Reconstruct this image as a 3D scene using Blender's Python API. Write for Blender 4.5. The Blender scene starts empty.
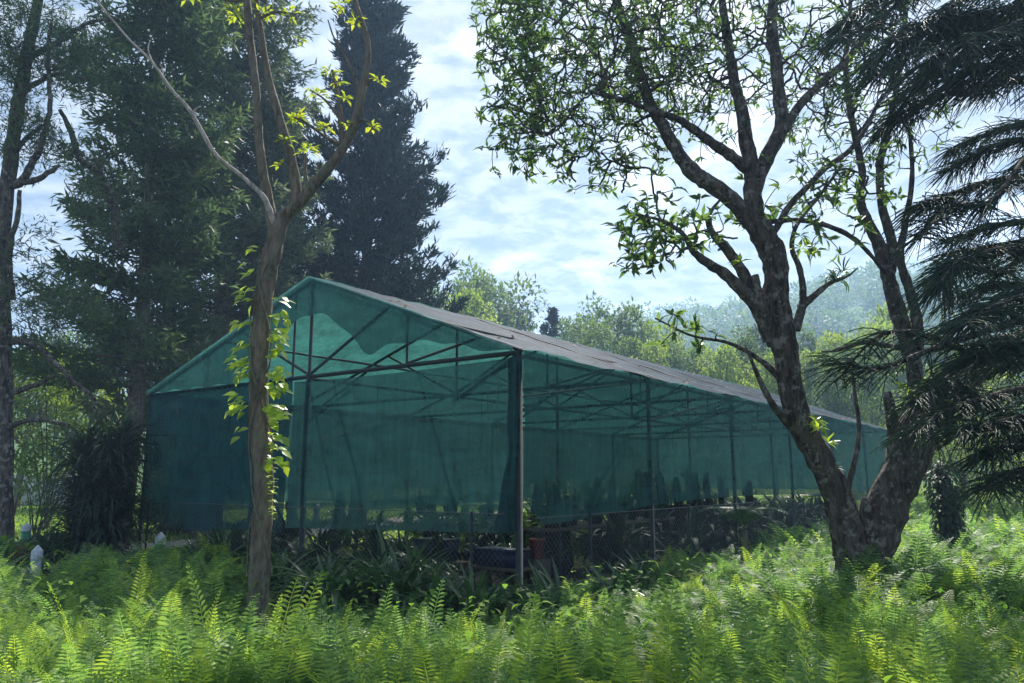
import bpy, math, random
import numpy as np
from mathutils import Vector, noise as mnoise
R = math.radians
RS = np.random.RandomState(11)
random.seed(5)
scene = bpy.context.scene
COL = scene.collection

# ------------------------------------------------------------------ camera
F = 768.0; PITCH = R(10.0); CAMZ = 1.6
cam_d = bpy.data.cameras.new('camera'); cam = bpy.data.objects.new('camera', cam_d); COL.objects.link(cam)
cam_d.sensor_width = 36.0; cam_d.lens = 27.0; cam_d.clip_start = .05; cam_d.clip_end = 4000
cam.location = (0, 0, CAMZ); cam.rotation_euler = (math.pi/2 + PITCH, 0, 0)
scene.camera = cam

# ------------------------------------------------------------------ light
SUN_EL, SUN_AZ = 45.0, 14.0       # azimuth clockwise from +Y (the view direction)
sd = bpy.data.lights.new('sun', 'SUN'); so = bpy.data.objects.new('sun', sd); COL.objects.link(so)
sd.energy = 4.6; sd.angle = R(.55); sd.color = (1, .95, .86)
sv = Vector((math.sin(R(SUN_AZ))*math.cos(R(SUN_EL)), math.cos(R(SUN_AZ))*math.cos(R(SUN_EL)), math.sin(R(SUN_EL))))
so.rotation_euler = sv.to_track_quat('Z', 'Y').to_euler()
w = bpy.data.worlds.new('World'); scene.world = w; w.use_nodes = True
nt = w.node_tree; nt.nodes.clear()
def N(nt, t, **k):
    n = nt.nodes.new(t)
    for a, b in k.items():
        if a.startswith('i_'): n.inputs[a[2:].replace('_', ' ')].default_value = b
        else: setattr(n, a, b)
    return n
def L(nt, a, b): nt.links.new(a, b)
def ramp(nt, src, stops):
    r = nt.nodes.new('ShaderNodeValToRGB'); e = r.color_ramp.elements
    while len(e) < len(stops): e.new(.5)
    for i, (p, c) in enumerate(stops):
        e[i].position = p; e[i].color = (*c, 1) if len(c) == 3 else c
    nt.links.new(src, r.inputs[0]); return r
sky = N(nt, 'ShaderNodeTexSky', sky_type='NISHITA', sun_disc=False, sun_elevation=R(SUN_EL), sun_rotation=R(SUN_AZ),
        air_density=1.0, dust_density=1.2, ozone_density=1.0)
tc = N(nt, 'ShaderNodeTexCoord'); sep = N(nt, 'ShaderNodeSeparateXYZ'); L(nt, tc.outputs['Generated'], sep.inputs[0])
mz = N(nt, 'ShaderNodeMath', operation='MAXIMUM'); L(nt, sep.outputs[2], mz.inputs[0]); mz.inputs[1].default_value = .04
az_ = N(nt, 'ShaderNodeMath', operation='ADD'); L(nt, mz.outputs[0], az_.inputs[0]); az_.inputs[1].default_value = .12
dx = N(nt, 'ShaderNodeMath', operation='DIVIDE'); L(nt, sep.outputs[0], dx.inputs[0]); L(nt, az_.outputs[0], dx.inputs[1])
dy = N(nt, 'ShaderNodeMath', operation='DIVIDE'); L(nt, sep.outputs[1], dy.inputs[0]); L(nt, az_.outputs[0], dy.inputs[1])
cmb = N(nt, 'ShaderNodeCombineXYZ'); L(nt, dx.outputs[0], cmb.inputs[0]); L(nt, dy.outputs[0], cmb.inputs[1])
n1 = N(nt, 'ShaderNodeTexNoise', i_Scale=1.7, i_Detail=9.0, i_Roughness=.60, i_Distortion=.35); L(nt, cmb.outputs[0], n1.inputs['Vector'])
n2 = N(nt, 'ShaderNodeTexNoise', i_Scale=8.5, i_Detail=9.0, i_Roughness=.62, i_Distortion=.3); L(nt, cmb.outputs[0], n2.inputs['Vector'])
cover = ramp(nt, n1.outputs[0], [(.34, (0, 0, 0)), (.46, (1, 1, 1))])
shade = ramp(nt, n2.outputs[0], [(.36, (1.1, 1.3, 1.65)), (.45, (1.65, 1.85, 2.1)), (.52, (2.35, 2.45, 2.55)), (.60, (3.1, 3.1, 3.15))])
fr = N(nt, 'ShaderNodeMapRange', i_From_Min=-.5, i_From_Max=.25, i_To_Min=.25, i_To_Max=.92); L(nt, sep.outputs[1], fr.inputs[0])   # unseen sky behind the camera, cleared of cloud to give bluer fill
cov2 = N(nt, 'ShaderNodeMath', operation='MULTIPLY'); L(nt, cover.outputs[0], cov2.inputs[0]); L(nt, fr.outputs[0], cov2.inputs[1])
mx = N(nt, 'ShaderNodeMixRGB'); L(nt, cov2.outputs[0], mx.inputs[0]); L(nt, sky.outputs[0], mx.inputs[1]); L(nt, shade.outputs[0], mx.inputs[2])
bg = N(nt, 'ShaderNodeBackground', i_Strength=.13); L(nt, mx.outputs[0], bg.inputs[0])
wo = N(nt, 'ShaderNodeOutputWorld'); L(nt, bg.outputs[0], wo.inputs[0])
scene.view_settings.view_transform = 'Standard'; scene.view_settings.look = 'None'
scene.view_settings.gamma = 1; scene.view_settings.use_curve_mapping = False
scene.view_settings.exposure = 1.15
scene.render.engine = 'CYCLES'
cy = scene.cycles
cy.use_denoising = True; cy.denoising_input_passes = 'RGB_ALBEDO_NORMAL'
cy.max_bounces = 7; cy.diffuse_bounces = 3; cy.glossy_bounces = 2; cy.transmission_bounces = 5; cy.transparent_max_bounces = 20
cy.volume_bounces = 0; cy.caustics_reflective = False; cy.caustics_refractive = False; cy.sample_clamp_indirect = 6

# ------------------------------------------------------------------ helpers
CP, SP = math.cos(PITCH), math.sin(PITCH)
def P(px, py, Y):
    """the point at depth Y (metres along +Y) seen at a pixel, used to measure positions"""
    a = (px-512)/F; b = (341.5-py)/F
    d = np.array([a, CP-b*SP, SP+b*CP]); return np.array([0, 0, CAMZ]) + d*(Y/d[1])
def G(px, py):
    a = (px-512)/F; b = (341.5-py)/F
    d = np.array([a, CP-b*SP, SP+b*CP]); return np.array([0, 0, CAMZ]) + d*(CAMZ/-d[2])
class MB:
    def __init__(s): s.v = []; s.f = []; s.n = 0
    def add(s, V, Fc):
        V = np.asarray(V, float).reshape(-1, 3); Fc = np.asarray(Fc, int)
        s.v.append(V); s.f.append(Fc + s.n); s.n += len(V)
    def inst(s, V, Fc, pos, M):
        """copies of a small shape: pos (n,3), M (n,3,3) columns = local axes"""
        pos = np.asarray(pos); n = len(pos)
        if n == 0: return
        W = np.einsum('nij,kj->nki', M, V) + pos[:, None, :]
        k = len(V); Fa = (Fc[None] + (np.arange(n)*k)[:, None, None]).reshape(-1, Fc.shape[1])
        s.add(W.reshape(-1, 3), Fa)
    def box(s, c, size, rz=0.0, taper=1.0):
        x, y, z = np.array(size)/2
        V = np.array([(-x, -y, -z), (x, -y, -z), (x, y, -z), (-x, y, -z), (-x*taper, -y*taper, z), (x*taper, -y*taper, z), (x*taper, y*taper, z), (-x*taper, y*taper, z)])
        c_, s_ = math.cos(rz), math.sin(rz)
        V = V @ np.array([[c_, s_, 0], [-s_, c_, 0], [0, 0, 1]]) + np.array(c)
        s.add(V, [(0, 3, 2, 1), (4, 5, 6, 7), (0, 1, 5, 4), (1, 2, 6, 5), (2, 3, 7, 6), (3, 0, 4, 7)])
    def tube(s, pts, rad, sides=8, jit=0.0, cap=True):
        pts = np.asarray(pts, float); n = len(pts); rad = np.broadcast_to(np.asarray(rad, float), (n,))
        T = np.gradient(pts, axis=0); T /= np.linalg.norm(T, axis=1)[:, None] + 1e-9
        u = np.cross(T[0], [0, 0, 1.0]);
        if np.linalg.norm(u) < .1: u = np.cross(T[0], [1.0, 0, 0])
        U = []
        for t in T:
            u = u - t*np.dot(u, t); u = u/(np.linalg.norm(u)+1e-9); U.append(u)
        U = np.array(U); W = np.cross(T, U)
        a = np.linspace(0, 2*math.pi, sides, endpoint=False)
        rr = rad[:, None]*(1 + (RS.uniform(-jit, jit, (n, sides)) if jit else 0))
        V = pts[:, None, :] + rr[..., None]*(np.cos(a)[None, :, None]*U[:, None, :] + np.sin(a)[None, :, None]*W[:, None, :])
        i = np.arange(n-1)[:, None]*sides; j = np.arange(sides)[None, :]; j2 = (j+1) % sides
        Fc = np.stack([i+j, i+j2, i+sides+j2, i+sides+j], -1).reshape(-1, 4)
        s.add(V.reshape(-1, 3), Fc)
        if cap:
            b = s.n - n*sides
            for base, ctr in ((b, pts[0]), (b+(n-1)*sides, pts[-1])):
                if sides >= 4:
                    s.v.append(ctr[None]); c = s.n; s.n += 1
                    s.f.append(np.array([(base+k, base+(k+1) % sides, c) for k in range(sides)]))
    def build(s, name, mat, parent=None, smooth=False):
        off = np.array(parent.matrix_basis.translation) if parent is not None else np.zeros(3)
        if parent is not None and parent.parent is not None: off = off + np.array(parent.parent.matrix_basis.translation)
        me = bpy.data.meshes.new(name)
        V = (np.concatenate(s.v) - off).astype(np.float32)
        me.vertices.add(len(V)); me.vertices.foreach_set('co', V.ravel())
        tot = [np.full(len(f), f.shape[1]) for f in s.f]
        loops = np.concatenate([f.ravel() for f in s.f]).astype(np.int32); tot = np.concatenate(tot).astype(np.int32)
        me.loops.add(len(loops)); me.loops.foreach_set('vertex_index', loops)
        me.polygons.add(len(tot)); st = np.concatenate([[0], np.cumsum(tot)[:-1]]).astype(np.int32)
        me.polygons.foreach_set('loop_start', st)
        try: me.polygons.foreach_set('loop_total', tot)
        except Exception: pass
        me.update(calc_edges=True)
        if smooth: me.polygons.foreach_set('use_smooth', np.ones(len(tot), bool))
        me.materials.append(mat)
        o = bpy.data.objects.new(name, me); COL.objects.link(o)
        if parent is not None: o.parent = parent
        return o
def tag(o, label=None, cat=None, group=None, kind=None):
    if label: o['label'] = label
    if cat: o['category'] = cat
    if group: o['group'] = group
    if kind: o['kind'] = kind
    return o
def thing(name, label, cat, loc=(0, 0, 0), group=None):
    o = bpy.data.objects.new(name, None); COL.objects.link(o); o.empty_display_size = .2
    o.location = tuple(float(x) for x in loc); return tag(o, label, cat, group)
def norm(a): return a/(np.linalg.norm(a, axis=-1, keepdims=True)+1e-9)
def frames(d, up, sx, sy, sz=None):
    """matrices whose Y column is d (length sy), X column sideways (sx), Z the leaf normal"""
    d = norm(np.asarray(d, float)); up = np.asarray(up, float)
    x = norm(np.cross(d, np.broadcast_to(up, d.shape))); z = np.cross(x, d)
    n = len(d); sx = np.broadcast_to(sx, (n,)); sy = np.broadcast_to(sy, (n,)); sz = sy if sz is None else np.broadcast_to(sz, (n,))
    return np.stack([x*sx[:, None], d*sy[:, None], z*sz[:, None]], -1)
def rvec(n): return norm(RS.normal(size=(n, 3)))
def smooth_path(pts, k=5):
    pts = np.asarray(pts, float); p = np.vstack([2*pts[0]-pts[1], pts, 2*pts[-1]-pts[-2]]); out = []
    for i in range(1, len(p)-2):
        for t in np.linspace(0, 1, k, endpoint=False):
            out.append(.5*((2*p[i]) + (-p[i-1]+p[i+1])*t + (2*p[i-1]-5*p[i]+4*p[i+1]-p[i+2])*t*t + (-p[i-1]+3*p[i]-3*p[i+1]+p[i+2])*t**3))
    out.append(p[-2]); return np.array(out)
LEAF_V = np.array([(0, 0, 0), (.5, .42, .10), (0, 1, -.12), (-.5, .42, .10), (0, .5, 0)], float); LEAF_F = np.array([(0, 1, 2, 4), (0, 4, 2, 3)])
BL_V = np.array([(0, 0, 0), (.5, .4, 0), (0, 1, -.12), (-.5, .4, 0)], float); BL_F = np.array([(0, 1, 2, 3)])
# hexagonal broad leaf
HX_V = np.array([(0, 0, 0), (.38, .22, .06), (.5, .5, .07), (0, 1, -.15), (-.5, .5, .07), (-.38, .22, .06), (0, .5, 0)], float)
HX_F = np.array([(0, 1, 2, 6), (6, 2, 3, 4), (0, 6, 4, 5)])

# ------------------------------------------------------------------ materials
def new_mat(name):
    m = bpy.data.materials.new(name); m.use_nodes = True; m.node_tree.nodes.clear(); return m, m.node_tree
def leaf_mat(name, col, tcol, tr=.45, rough=.45, spec=.4, var=.35, scale=1.5, col2=None):
    m, t = new_mat(name)
    geo = N(t, 'ShaderNodeNewGeometry'); tx = N(t, 'ShaderNodeTexNoise', i_Scale=scale, i_Detail=3.0); L(t, geo.outputs['Position'], tx.inputs['Vector'])
    ad = N(t, 'ShaderNodeMath', operation='ADD'); L(t, geo.outputs['Random Per Island'], ad.inputs[0]); L(t, tx.outputs[0], ad.inputs[1])
    mr = N(t, 'ShaderNodeMapRange', i_From_Min=.25, i_From_Max=1.3, i_To_Min=1-var, i_To_Max=1+var); L(t, ad.outputs[0], mr.inputs[0])
    fac = N(t, 'ShaderNodeMapRange', i_From_Min=.45, i_From_Max=1.4, i_To_Min=0, i_To_Max=1); L(t, ad.outputs[0], fac.inputs[0])
    def colr(c, c2):
        k = N(t, 'ShaderNodeMixRGB', i_Color1=(*c, 1), i_Color2=(*c2, 1)); L(t, fac.outputs[0], k.inputs[0])
        v = N(t, 'ShaderNodeVectorMath', operation='SCALE'); L(t, k.outputs[0], v.inputs[0]); L(t, mr.outputs[0], v.inputs['Scale']); return v
    c2 = col2 or (col[0]*1.5, col[1]*1.12, col[2]*.8); a = colr(col, c2); b = colr(tcol, (tcol[0]*1.35, tcol[1]*1.05, tcol[2]*.8))
    p = N(t, 'ShaderNodeBsdfPrincipled', i_Roughness=rough); L(t, a.outputs[0], p.inputs['Base Color'])
    p.inputs['Specular IOR Level'].default_value = spec
    tb = N(t, 'ShaderNodeBsdfTranslucent'); L(t, b.outputs[0], tb.inputs[0])
    mi = N(t, 'ShaderNodeMixShader', i_Fac=tr); L(t, p.outputs[0], mi.inputs[1]); L(t, tb.outputs[0], mi.inputs[2])
    o = N(t, 'ShaderNodeOutputMaterial'); L(t, mi.outputs[0], o.inputs[0]); return m
def bark_mat(name, c1, c2, c3=None, scale=6, bump=.02, stretch=.25):
    m, t = new_mat(name)
    tcn = N(t, 'ShaderNodeTexCoord'); mp = N(t, 'ShaderNodeMapping'); mp.inputs['Scale'].default_value = (1, 1, stretch); L(t, tcn.outputs['Object'], mp.inputs[0])
    a = N(t, 'ShaderNodeTexNoise', i_Scale=scale*3, i_Detail=8.0, i_Roughness=.7); L(t, mp.outputs[0], a.inputs['Vector'])
    b = N(t, 'ShaderNodeTexNoise', i_Scale=scale*1.6, i_Detail=9.0, i_Roughness=.7); L(t, tcn.outputs['Object'], b.inputs['Vector'])
    vo = N(t, 'ShaderNodeTexVoronoi', i_Scale=scale*4.5, feature='DISTANCE_TO_EDGE'); L(t, mp.outputs[0], vo.inputs['Vector'])
    r = ramp(t, a.outputs[0], [(.38, c1), (.62, c2)])
    k = N(t, 'ShaderNodeMixRGB', i_Color2=(*(c3 or c2), 1)); rr = ramp(t, b.outputs[0], [(.54, (0, 0, 0)), (.58, (.85, .85, .85))]); L(t, rr.outputs[0], k.inputs[0]); L(t, r.outputs[0], k.inputs[1])
    p = N(t, 'ShaderNodeBsdfPrincipled', i_Roughness=.9); L(t, k.outputs[0], p.inputs['Base Color']); p.inputs['Specular IOR Level'].default_value = .2
    ad = N(t, 'ShaderNodeMath', operation='ADD'); L(t, a.outputs[0], ad.inputs[0]); L(t, vo.outputs[0], ad.inputs[1])
    bp = N(t, 'ShaderNodeBump', i_Strength=.9, i_Distance=bump); L(t, ad.outputs[0], bp.inputs['Height']); L(t, bp.outputs[0], p.inputs['Normal'])
    o = N(t, 'ShaderNodeOutputMaterial'); L(t, p.outputs[0], o.inputs[0]); return m
def plain_mat(name, c, rough=.6, metal=0, var=.25, scale=8, spec=.4):
    m, t = new_mat(name)
    tcn = N(t, 'ShaderNodeTexCoord'); a = N(t, 'ShaderNodeTexNoise', i_Scale=scale, i_Detail=6.0, i_Roughness=.65); L(t, tcn.outputs['Object'], a.inputs['Vector'])
    r = ramp(t, a.outputs[0], [(.3, tuple(x*(1-var) for x in c)), (.7, tuple(min(1, x*(1+var)) for x in c))])
    p = N(t, 'ShaderNodeBsdfPrincipled', i_Roughness=rough, i_Metallic=metal); L(t, r.outputs[0], p.inputs['Base Color']); p.inputs['Specular IOR Level'].default_value = spec
    bp = N(t, 'ShaderNodeBump', i_Strength=.3, i_Distance=.01); L(t, a.outputs[0], bp.inputs['Height']); L(t, bp.outputs[0], p.inputs['Normal'])
    o = N(t, 'ShaderNodeOutputMaterial'); L(t, p.outputs[0], o.inputs[0]); return m
def net_mat(name, col, tcol, open_, tint=(1, 1, 1), sheen_col=None):
    """knitted shade cloth: holes (transparent) plus threads that scatter light on both sides"""
    m, t = new_mat(name)
    tcn = N(t, 'ShaderNodeTexCoord')
    mp = N(t, 'ShaderNodeMapping'); mp.inputs['Scale'].default_value = (.9, .9, 3.0); L(t, tcn.outputs['Object'], mp.inputs[0])
    a = N(t, 'ShaderNodeTexNoise', i_Scale=1.3, i_Detail=6.0, i_Roughness=.6); L(t, mp.outputs[0], a.inputs['Vector'])
    mp2 = N(t, 'ShaderNodeMapping'); mp2.inputs['Scale'].default_value = (5.5, 5.5, .35); L(t, tcn.outputs['Object'], mp2.inputs[0])
    b = N(t, 'ShaderNodeTexNoise', i_Scale=1.6, i_Detail=7.0, i_Roughness=.7); L(t, mp2.outputs[0], b.inputs['Vector'])  # vertical brightness streaks put fold shading into the cloth colour
    ad = N(t, 'ShaderNodeMath', operation='ADD'); L(t, a.outputs[0], ad.inputs[0]); L(t, b.outputs[0], ad.inputs[1])
    mr = N(t, 'ShaderNodeMapRange', i_From_Min=.6, i_From_Max=1.4, i_To_Min=.45, i_To_Max=1.55); L(t, ad.outputs[0], mr.inputs[0])
    def sc(c):
        v = N(t, 'ShaderNodeVectorMath', operation='SCALE'); v.inputs[0].default_value = c; L(t, mr.outputs[0], v.inputs['Scale']); return v
    d = N(t, 'ShaderNodeBsdfDiffuse'); L(t, sc(col).outputs[0], d.inputs[0])
    tb = N(t, 'ShaderNodeBsdfTranslucent'); L(t, sc(tcol).outputs[0], tb.inputs[0])
    if sheen_col: 
        d2 = N(t, 'ShaderNodeBsdfDiffuse'); L(t, sc(sheen_col).outputs[0], d2.inputs[0])
        gl = N(t, 'ShaderNodeBsdfGlossy', i_Roughness=.5); gl.inputs[0].default_value = (.35, .35, .38, 1)
        m3 = N(t, 'ShaderNodeMixShader', i_Fac=.10); L(t, d2.outputs[0], m3.inputs[1]); L(t, gl.outputs[0], m3.inputs[2]); first = m3
    else: first = d
    mi = N(t, 'ShaderNodeMixShader', i_Fac=.5); L(t, first.outputs[0], mi.inputs[1]); L(t, tb.outputs[0], mi.inputs[2])
    tp = N(t, 'ShaderNodeBsdfTransparent'); tp.inputs[0].default_value = (*tint, 1)
    lw = N(t, 'ShaderNodeMapRange', i_From_Min=.6, i_From_Max=1.4, i_To_Min=open_+.12, i_To_Max=open_-.12); L(t, ad.outputs[0], lw.inputs[0])
    m2 = N(t, 'ShaderNodeMixShader'); L(t, lw.outputs[0], m2.inputs[0]); L(t, mi.outputs[0], m2.inputs[1]); L(t, tp.outputs[0], m2.inputs[2])
    o = N(t, 'ShaderNodeOutputMaterial'); L(t, m2.outputs[0], o.inputs[0]); return m
M = {}
M['fern'] = leaf_mat('fern_green', (.062, .13, .058), (.17, .36, .085), .48, .5, .3, .45, .9, (.13, .21, .05))
M['fern_bright'] = leaf_mat('fern_young', (.11, .21, .04), (.34, .56, .07), .5, .5, .3, .25, 2)
M['strap'] = leaf_mat('strap_leaf', (.035, .08, .035), (.07, .2, .05), .25, .33, .5, .35, 2)
M['broad'] = leaf_mat('broad_leaf', (.07, .14, .04), (.2, .44, .06), .4, .7, .1, .35, 2)
M['tree_leaf'] = leaf_mat('whorled_leaf', (.04, .08, .032), (.13, .27, .06), .43, .4, .4, .45, 1.2)
M['young_leaf'] = leaf_mat('young_leaf', (.13, .19, .03), (.42, .58, .05), .5, .4, .4, .25, 3)
M['vine_leaf'] = leaf_mat('vine_leaf', (.14, .24, .03), (.5, .8, .06), .5, .35, .5, .25, 6)
M['spruce'] = leaf_mat('spruce_needles', (.016, .036, .038), (.018, .04, .03), .2, .6, .3, .4, .8)
M['cypress'] = leaf_mat('cypress_needles', (.055, .10, .055), (.10, .19, .075), .38, .6, .3, .45, .7)
M['cypress2'] = leaf_mat('grey_needles', (.065, .10, .07), (.10, .17, .085), .38, .6, .3, .45, .7)
M['conifer'] = leaf_mat('dark_needles', (.028, .065, .04), (.05, .12, .06), .35, .5, .4, .45, 1.2)
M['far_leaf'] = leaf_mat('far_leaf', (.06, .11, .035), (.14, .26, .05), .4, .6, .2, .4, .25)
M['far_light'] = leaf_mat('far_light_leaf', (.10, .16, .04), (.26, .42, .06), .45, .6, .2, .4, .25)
M['far_dark'] = leaf_mat('far_dark_leaf', (.03, .055, .03), (.04, .08, .03), .3, .6, .2, .4, .4)
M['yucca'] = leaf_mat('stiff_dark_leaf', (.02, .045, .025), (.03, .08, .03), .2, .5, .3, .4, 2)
M['grass'] = leaf_mat('grass_blades', (.10, .19, .035), (.25, .45, .06), .45, .6, .2, .3, .6)
M['dry_leaf'] = leaf_mat('dry_leaf', (.13, .10, .065), (.17, .12, .06), .3, .7, .2, .4, 3)
M['bark_dark'] = bark_mat('bark_dark', (.025, .02, .017), (.15, .125, .10), (.26, .24, .21), 5, .04)
M['bark_grey'] = bark_mat('bark_grey', (.07, .06, .045), (.19, .16, .12), (.24, .22, .18), 7, .015)
M['bark_brown'] = bark_mat('bark_brown', (.075, .060, .045), (.22, .175, .13), (.13, .14, .09), 6, .015)
M['dead_wood'] = bark_mat('dead_wood', (.22, .19, .16), (.48, .43, .38), None, 9, .005)
M['fibre'] = bark_mat('fibrous_trunk', (.012, .010, .008), (.05, .04, .03), (.05, .06, .03), 10, .04)
M['net'] = net_mat('green_shade_cloth', (.026, .082, .092), (.065, .20, .195), .19)
M['net_darkened'] = net_mat('darkened_shade_cloth', (.012, .055, .072), (.018, .075, .09), .12)  # darker copy of the cloth; the dimness behind it is put into the colour
M['net_roof'] = net_mat('roof_shade_cloth', (.02, .12, .11), (.045, .19, .165), .13, sheen_col=(.095, .125, .165))  # the sheen of the threads is put into the grey top colour
M['steel'] = plain_mat('dark_painted_steel', (.016, .026, .028), .6, .1, .3, 10)
M['pipe'] = plain_mat('galvanised_pipe', (.30, .32, .33), .4, .7, .2, 20)
M['wire'] = plain_mat('fence_wire', (.10, .12, .12), .6, .3, .2, 20)
M['cord'] = plain_mat('black_cord', (.02, .02, .02), .7)
M['rope'] = plain_mat('pale_rope', (.45, .45, .42), .8)
M['pot'] = plain_mat('black_plastic_pot', (.02, .02, .023), .4)
M['blue_tub'] = plain_mat('dark_blue_plastic', (.018, .018, .06), .45)
M['red'] = plain_mat('red_plastic', (.25, .04, .035), .5)
M['terracotta'] = plain_mat('red_pot', (.28, .06, .035), .6)
M['green_paint'] = plain_mat('green_paint', (.04, .22, .12), .5)
M['white'] = plain_mat('white_paint', (.42, .45, .47), .8, 0, .3, 14)
M['wood'] = plain_mat('weathered_board', (.12, .09, .06), .8, 0, .4, 12)
M['wall'] = plain_mat('pale_render_wall', (.55, .54, .5), .8, 0, .12, 3)
M['flower'] = plain_mat('red_petals', (.6, .06, .05), .6)

# ------------------------------------------------------------------ house frame coordinates
C0 = P(519, 350, 9.7)                       # right front eave corner
EZ = float(C0[2]); C0 = np.array([C0[0], C0[1], 0.])
VX = np.array([-.805, .593, 0.]); VX /= np.linalg.norm(VX)      # along the front, to the left
VY = np.array([.603, .798, 0.]); VY /= np.linalg.norm(VY)       # along the long side, away
W_, LEN = 8.85, 21.8; RT = 4.12; RZ = 4.78
def H(t, s, z): 
    r = C0 + VX*t + VY*s; return np.array([r[0], r[1], z])
def in_house(x, y, m=0.0):
    dx_, dy_ = x-C0[0], y-C0[1]; det = VX[0]*VY[1]-VX[1]*VY[0]
    t = (dx_*VY[1]-dy_*VY[0])/det; s = (VX[0]*dy_-VX[1]*dx_)/det
    return (t > -m) & (t < W_+m) & (s > -m) & (s < LEN+m), t, s

# ------------------------------------------------------------------ ground
def sst(a, b, x): 
    x = np.clip((x-a)/(b-a), 0, 1); return x*x*(3-2*x)
def vnoise(x, y, s=1.0, seed=0):
    return np.array([mnoise.noise(Vector((a*s, b*s, seed*7.3))) for a, b in zip(np.ravel(x), np.ravel(y))]).reshape(np.shape(x))
def gz(x, y):
    x = np.asarray(x, float); y = np.asarray(y, float)
    side = sst(-60, 160, x)
    h = sst(60, 330, y)*(34 + 36*side)*1.0 + sst(250, 600, y)*(14*side)
    h = h + sst(60, 140, y)*(vnoise(x, y, .012, 1)*18*sst(80, 300, y) + vnoise(x, y, .04, 2)*3)
    h = h + .05*vnoise(x, y, .35, 3) + sst(14, 40, y)*sst(6, 20, x)*.9
    return h
def grid_sheet(x0, x1, y0, y1, nx, ny, warp=1.0):
    xs = np.linspace(x0, x1, nx); v = np.linspace(0, 1, ny)**warp; ys = y0+(y1-y0)*v
    X, Y = np.meshgrid(xs, ys); Z = gz(X, Y)
    V = np.stack([X, Y, Z], -1).reshape(-1, 3)
    i = np.arange(ny-1)[:, None]*nx; j = np.arange(nx-1)[None, :]
    return V, np.stack([i+j, i+j+1, i+nx+j+1, i+nx+j], -1).reshape(-1, 4)
def ground_mat():
    m, t = new_mat('ground_soil_and_grass')
    geo = N(t, 'ShaderNodeNewGeometry'); a = N(t, 'ShaderNodeTexNoise', i_Scale=.8, i_Detail=8.0, i_Roughness=.7); L(t, geo.outputs['Position'], a.inputs['Vector'])
    b = N(t, 'ShaderNodeTexNoise', i_Scale=14.0, i_Detail=6.0); L(t, geo.outputs['Position'], b.inputs['Vector'])
    g = ramp(t, b.outputs[0], [(.3, (.07, .14, .03)), (.6, (.13, .22, .045)), (.8, (.2, .2, .08))])
    s = ramp(t, b.outputs[0], [(.3, (.03, .025, .018)), (.7, (.09, .07, .045))])
    sp = N(t, 'ShaderNodeSeparateXYZ'); L(t, geo.outputs['Position'], sp.inputs[0])
    mr = N(t, 'ShaderNodeMapRange', i_From_Min=15, i_From_Max=17); L(t, sp.outputs[1], mr.inputs[0])
    k = N(t, 'ShaderNodeMixRGB'); L(t, mr.outputs[0], k.inputs[0]); L(t, s.outputs[0], k.inputs[1]); L(t, g.outputs[0], k.inputs[2])
    p = N(t, 'ShaderNodeBsdfPrincipled', i_Roughness=.95); L(t, k.outputs[0], p.inputs['Base Color']); p.inputs['Specular IOR Level'].default_value = .1
    bp = N(t, 'ShaderNodeBump', i_Strength=.8, i_Distance=.05); L(t, b.outputs[0], bp.inputs['Height']); L(t, bp.outputs[0], p.inputs['Normal'])
    o = N(t, 'ShaderNodeOutputMaterial'); L(t, p.outputs[0], o.inputs[0]); return m
mb = MB(); V, Fc = grid_sheet(-700, 900, -30, 1400, 150, 170, 2.2); mb.add(V, Fc)
tag(mb.build('ground', ground_mat(), smooth=True), kind='structure')
# path
pth = smooth_path([(-24, 14.0, 0), (-14, 15.2, 0), (-10, 16.4, 0), (-8.3, 18.5, 0), (-6.2, 22, 0), (-4.5, 27, 0), (-2.5, 33, 0), (4, 38, 0), (20, 42, 0)], 8)
T = norm(np.gradient(pth, axis=0)); S = np.stack([T[:, 1], -T[:, 0], 0*T[:, 0]], -1)
hw = .95 + .12*np.sin(np.arange(len(pth))*1.7)
cols = []
for k in np.linspace(-1, 1, 5):
    q = pth + S*(hw*k)[:, None]; q[:, 2] = gz(q[:, 0], q[:, 1]) + .035 - .02*abs(k); cols.append(q)
V = np.stack(cols, 1); n = len(pth); i = np.arange(n-1)[:, None]*5; j = np.arange(4)[None]
mb = MB(); mb.add(V.reshape(-1, 3), np.stack([i+j, i+j+1, i+5+j+1, i+5+j], -1).reshape(-1, 4))
tag(mb.build('path', plain_mat('pale_gravel', (.42, .38, .32), .95, 0, .35, 9, .1), smooth=True), kind='structure')

mb = MB(); nx_, ny_ = 12, 28
V = np.array([H(.3+(W_-.6)*i_/(nx_-1)+.15*math.sin(j_*2.1), .2+(LEN-.5)*j_/(ny_-1)+.15*math.sin(i_*1.7), 0) for j_ in range(ny_) for i_ in range(nx_)]); V[:, 2] = gz(V[:, 0], V[:, 1])+.03
i = np.arange(ny_-1)[:, None]*nx_; j = np.arange(nx_-1)[None]; mb.add(V, np.stack([i+j, i+j+1, i+nx_+j+1, i+nx_+j], -1).reshape(-1, 4))
tag(mb.build('bare_ground', plain_mat('dark_earth', (.075, .065, .04), .95, 0, .5, 3, .1), smooth=True), kind='structure')  # dark floor sheet added over the grass inside the house
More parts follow.
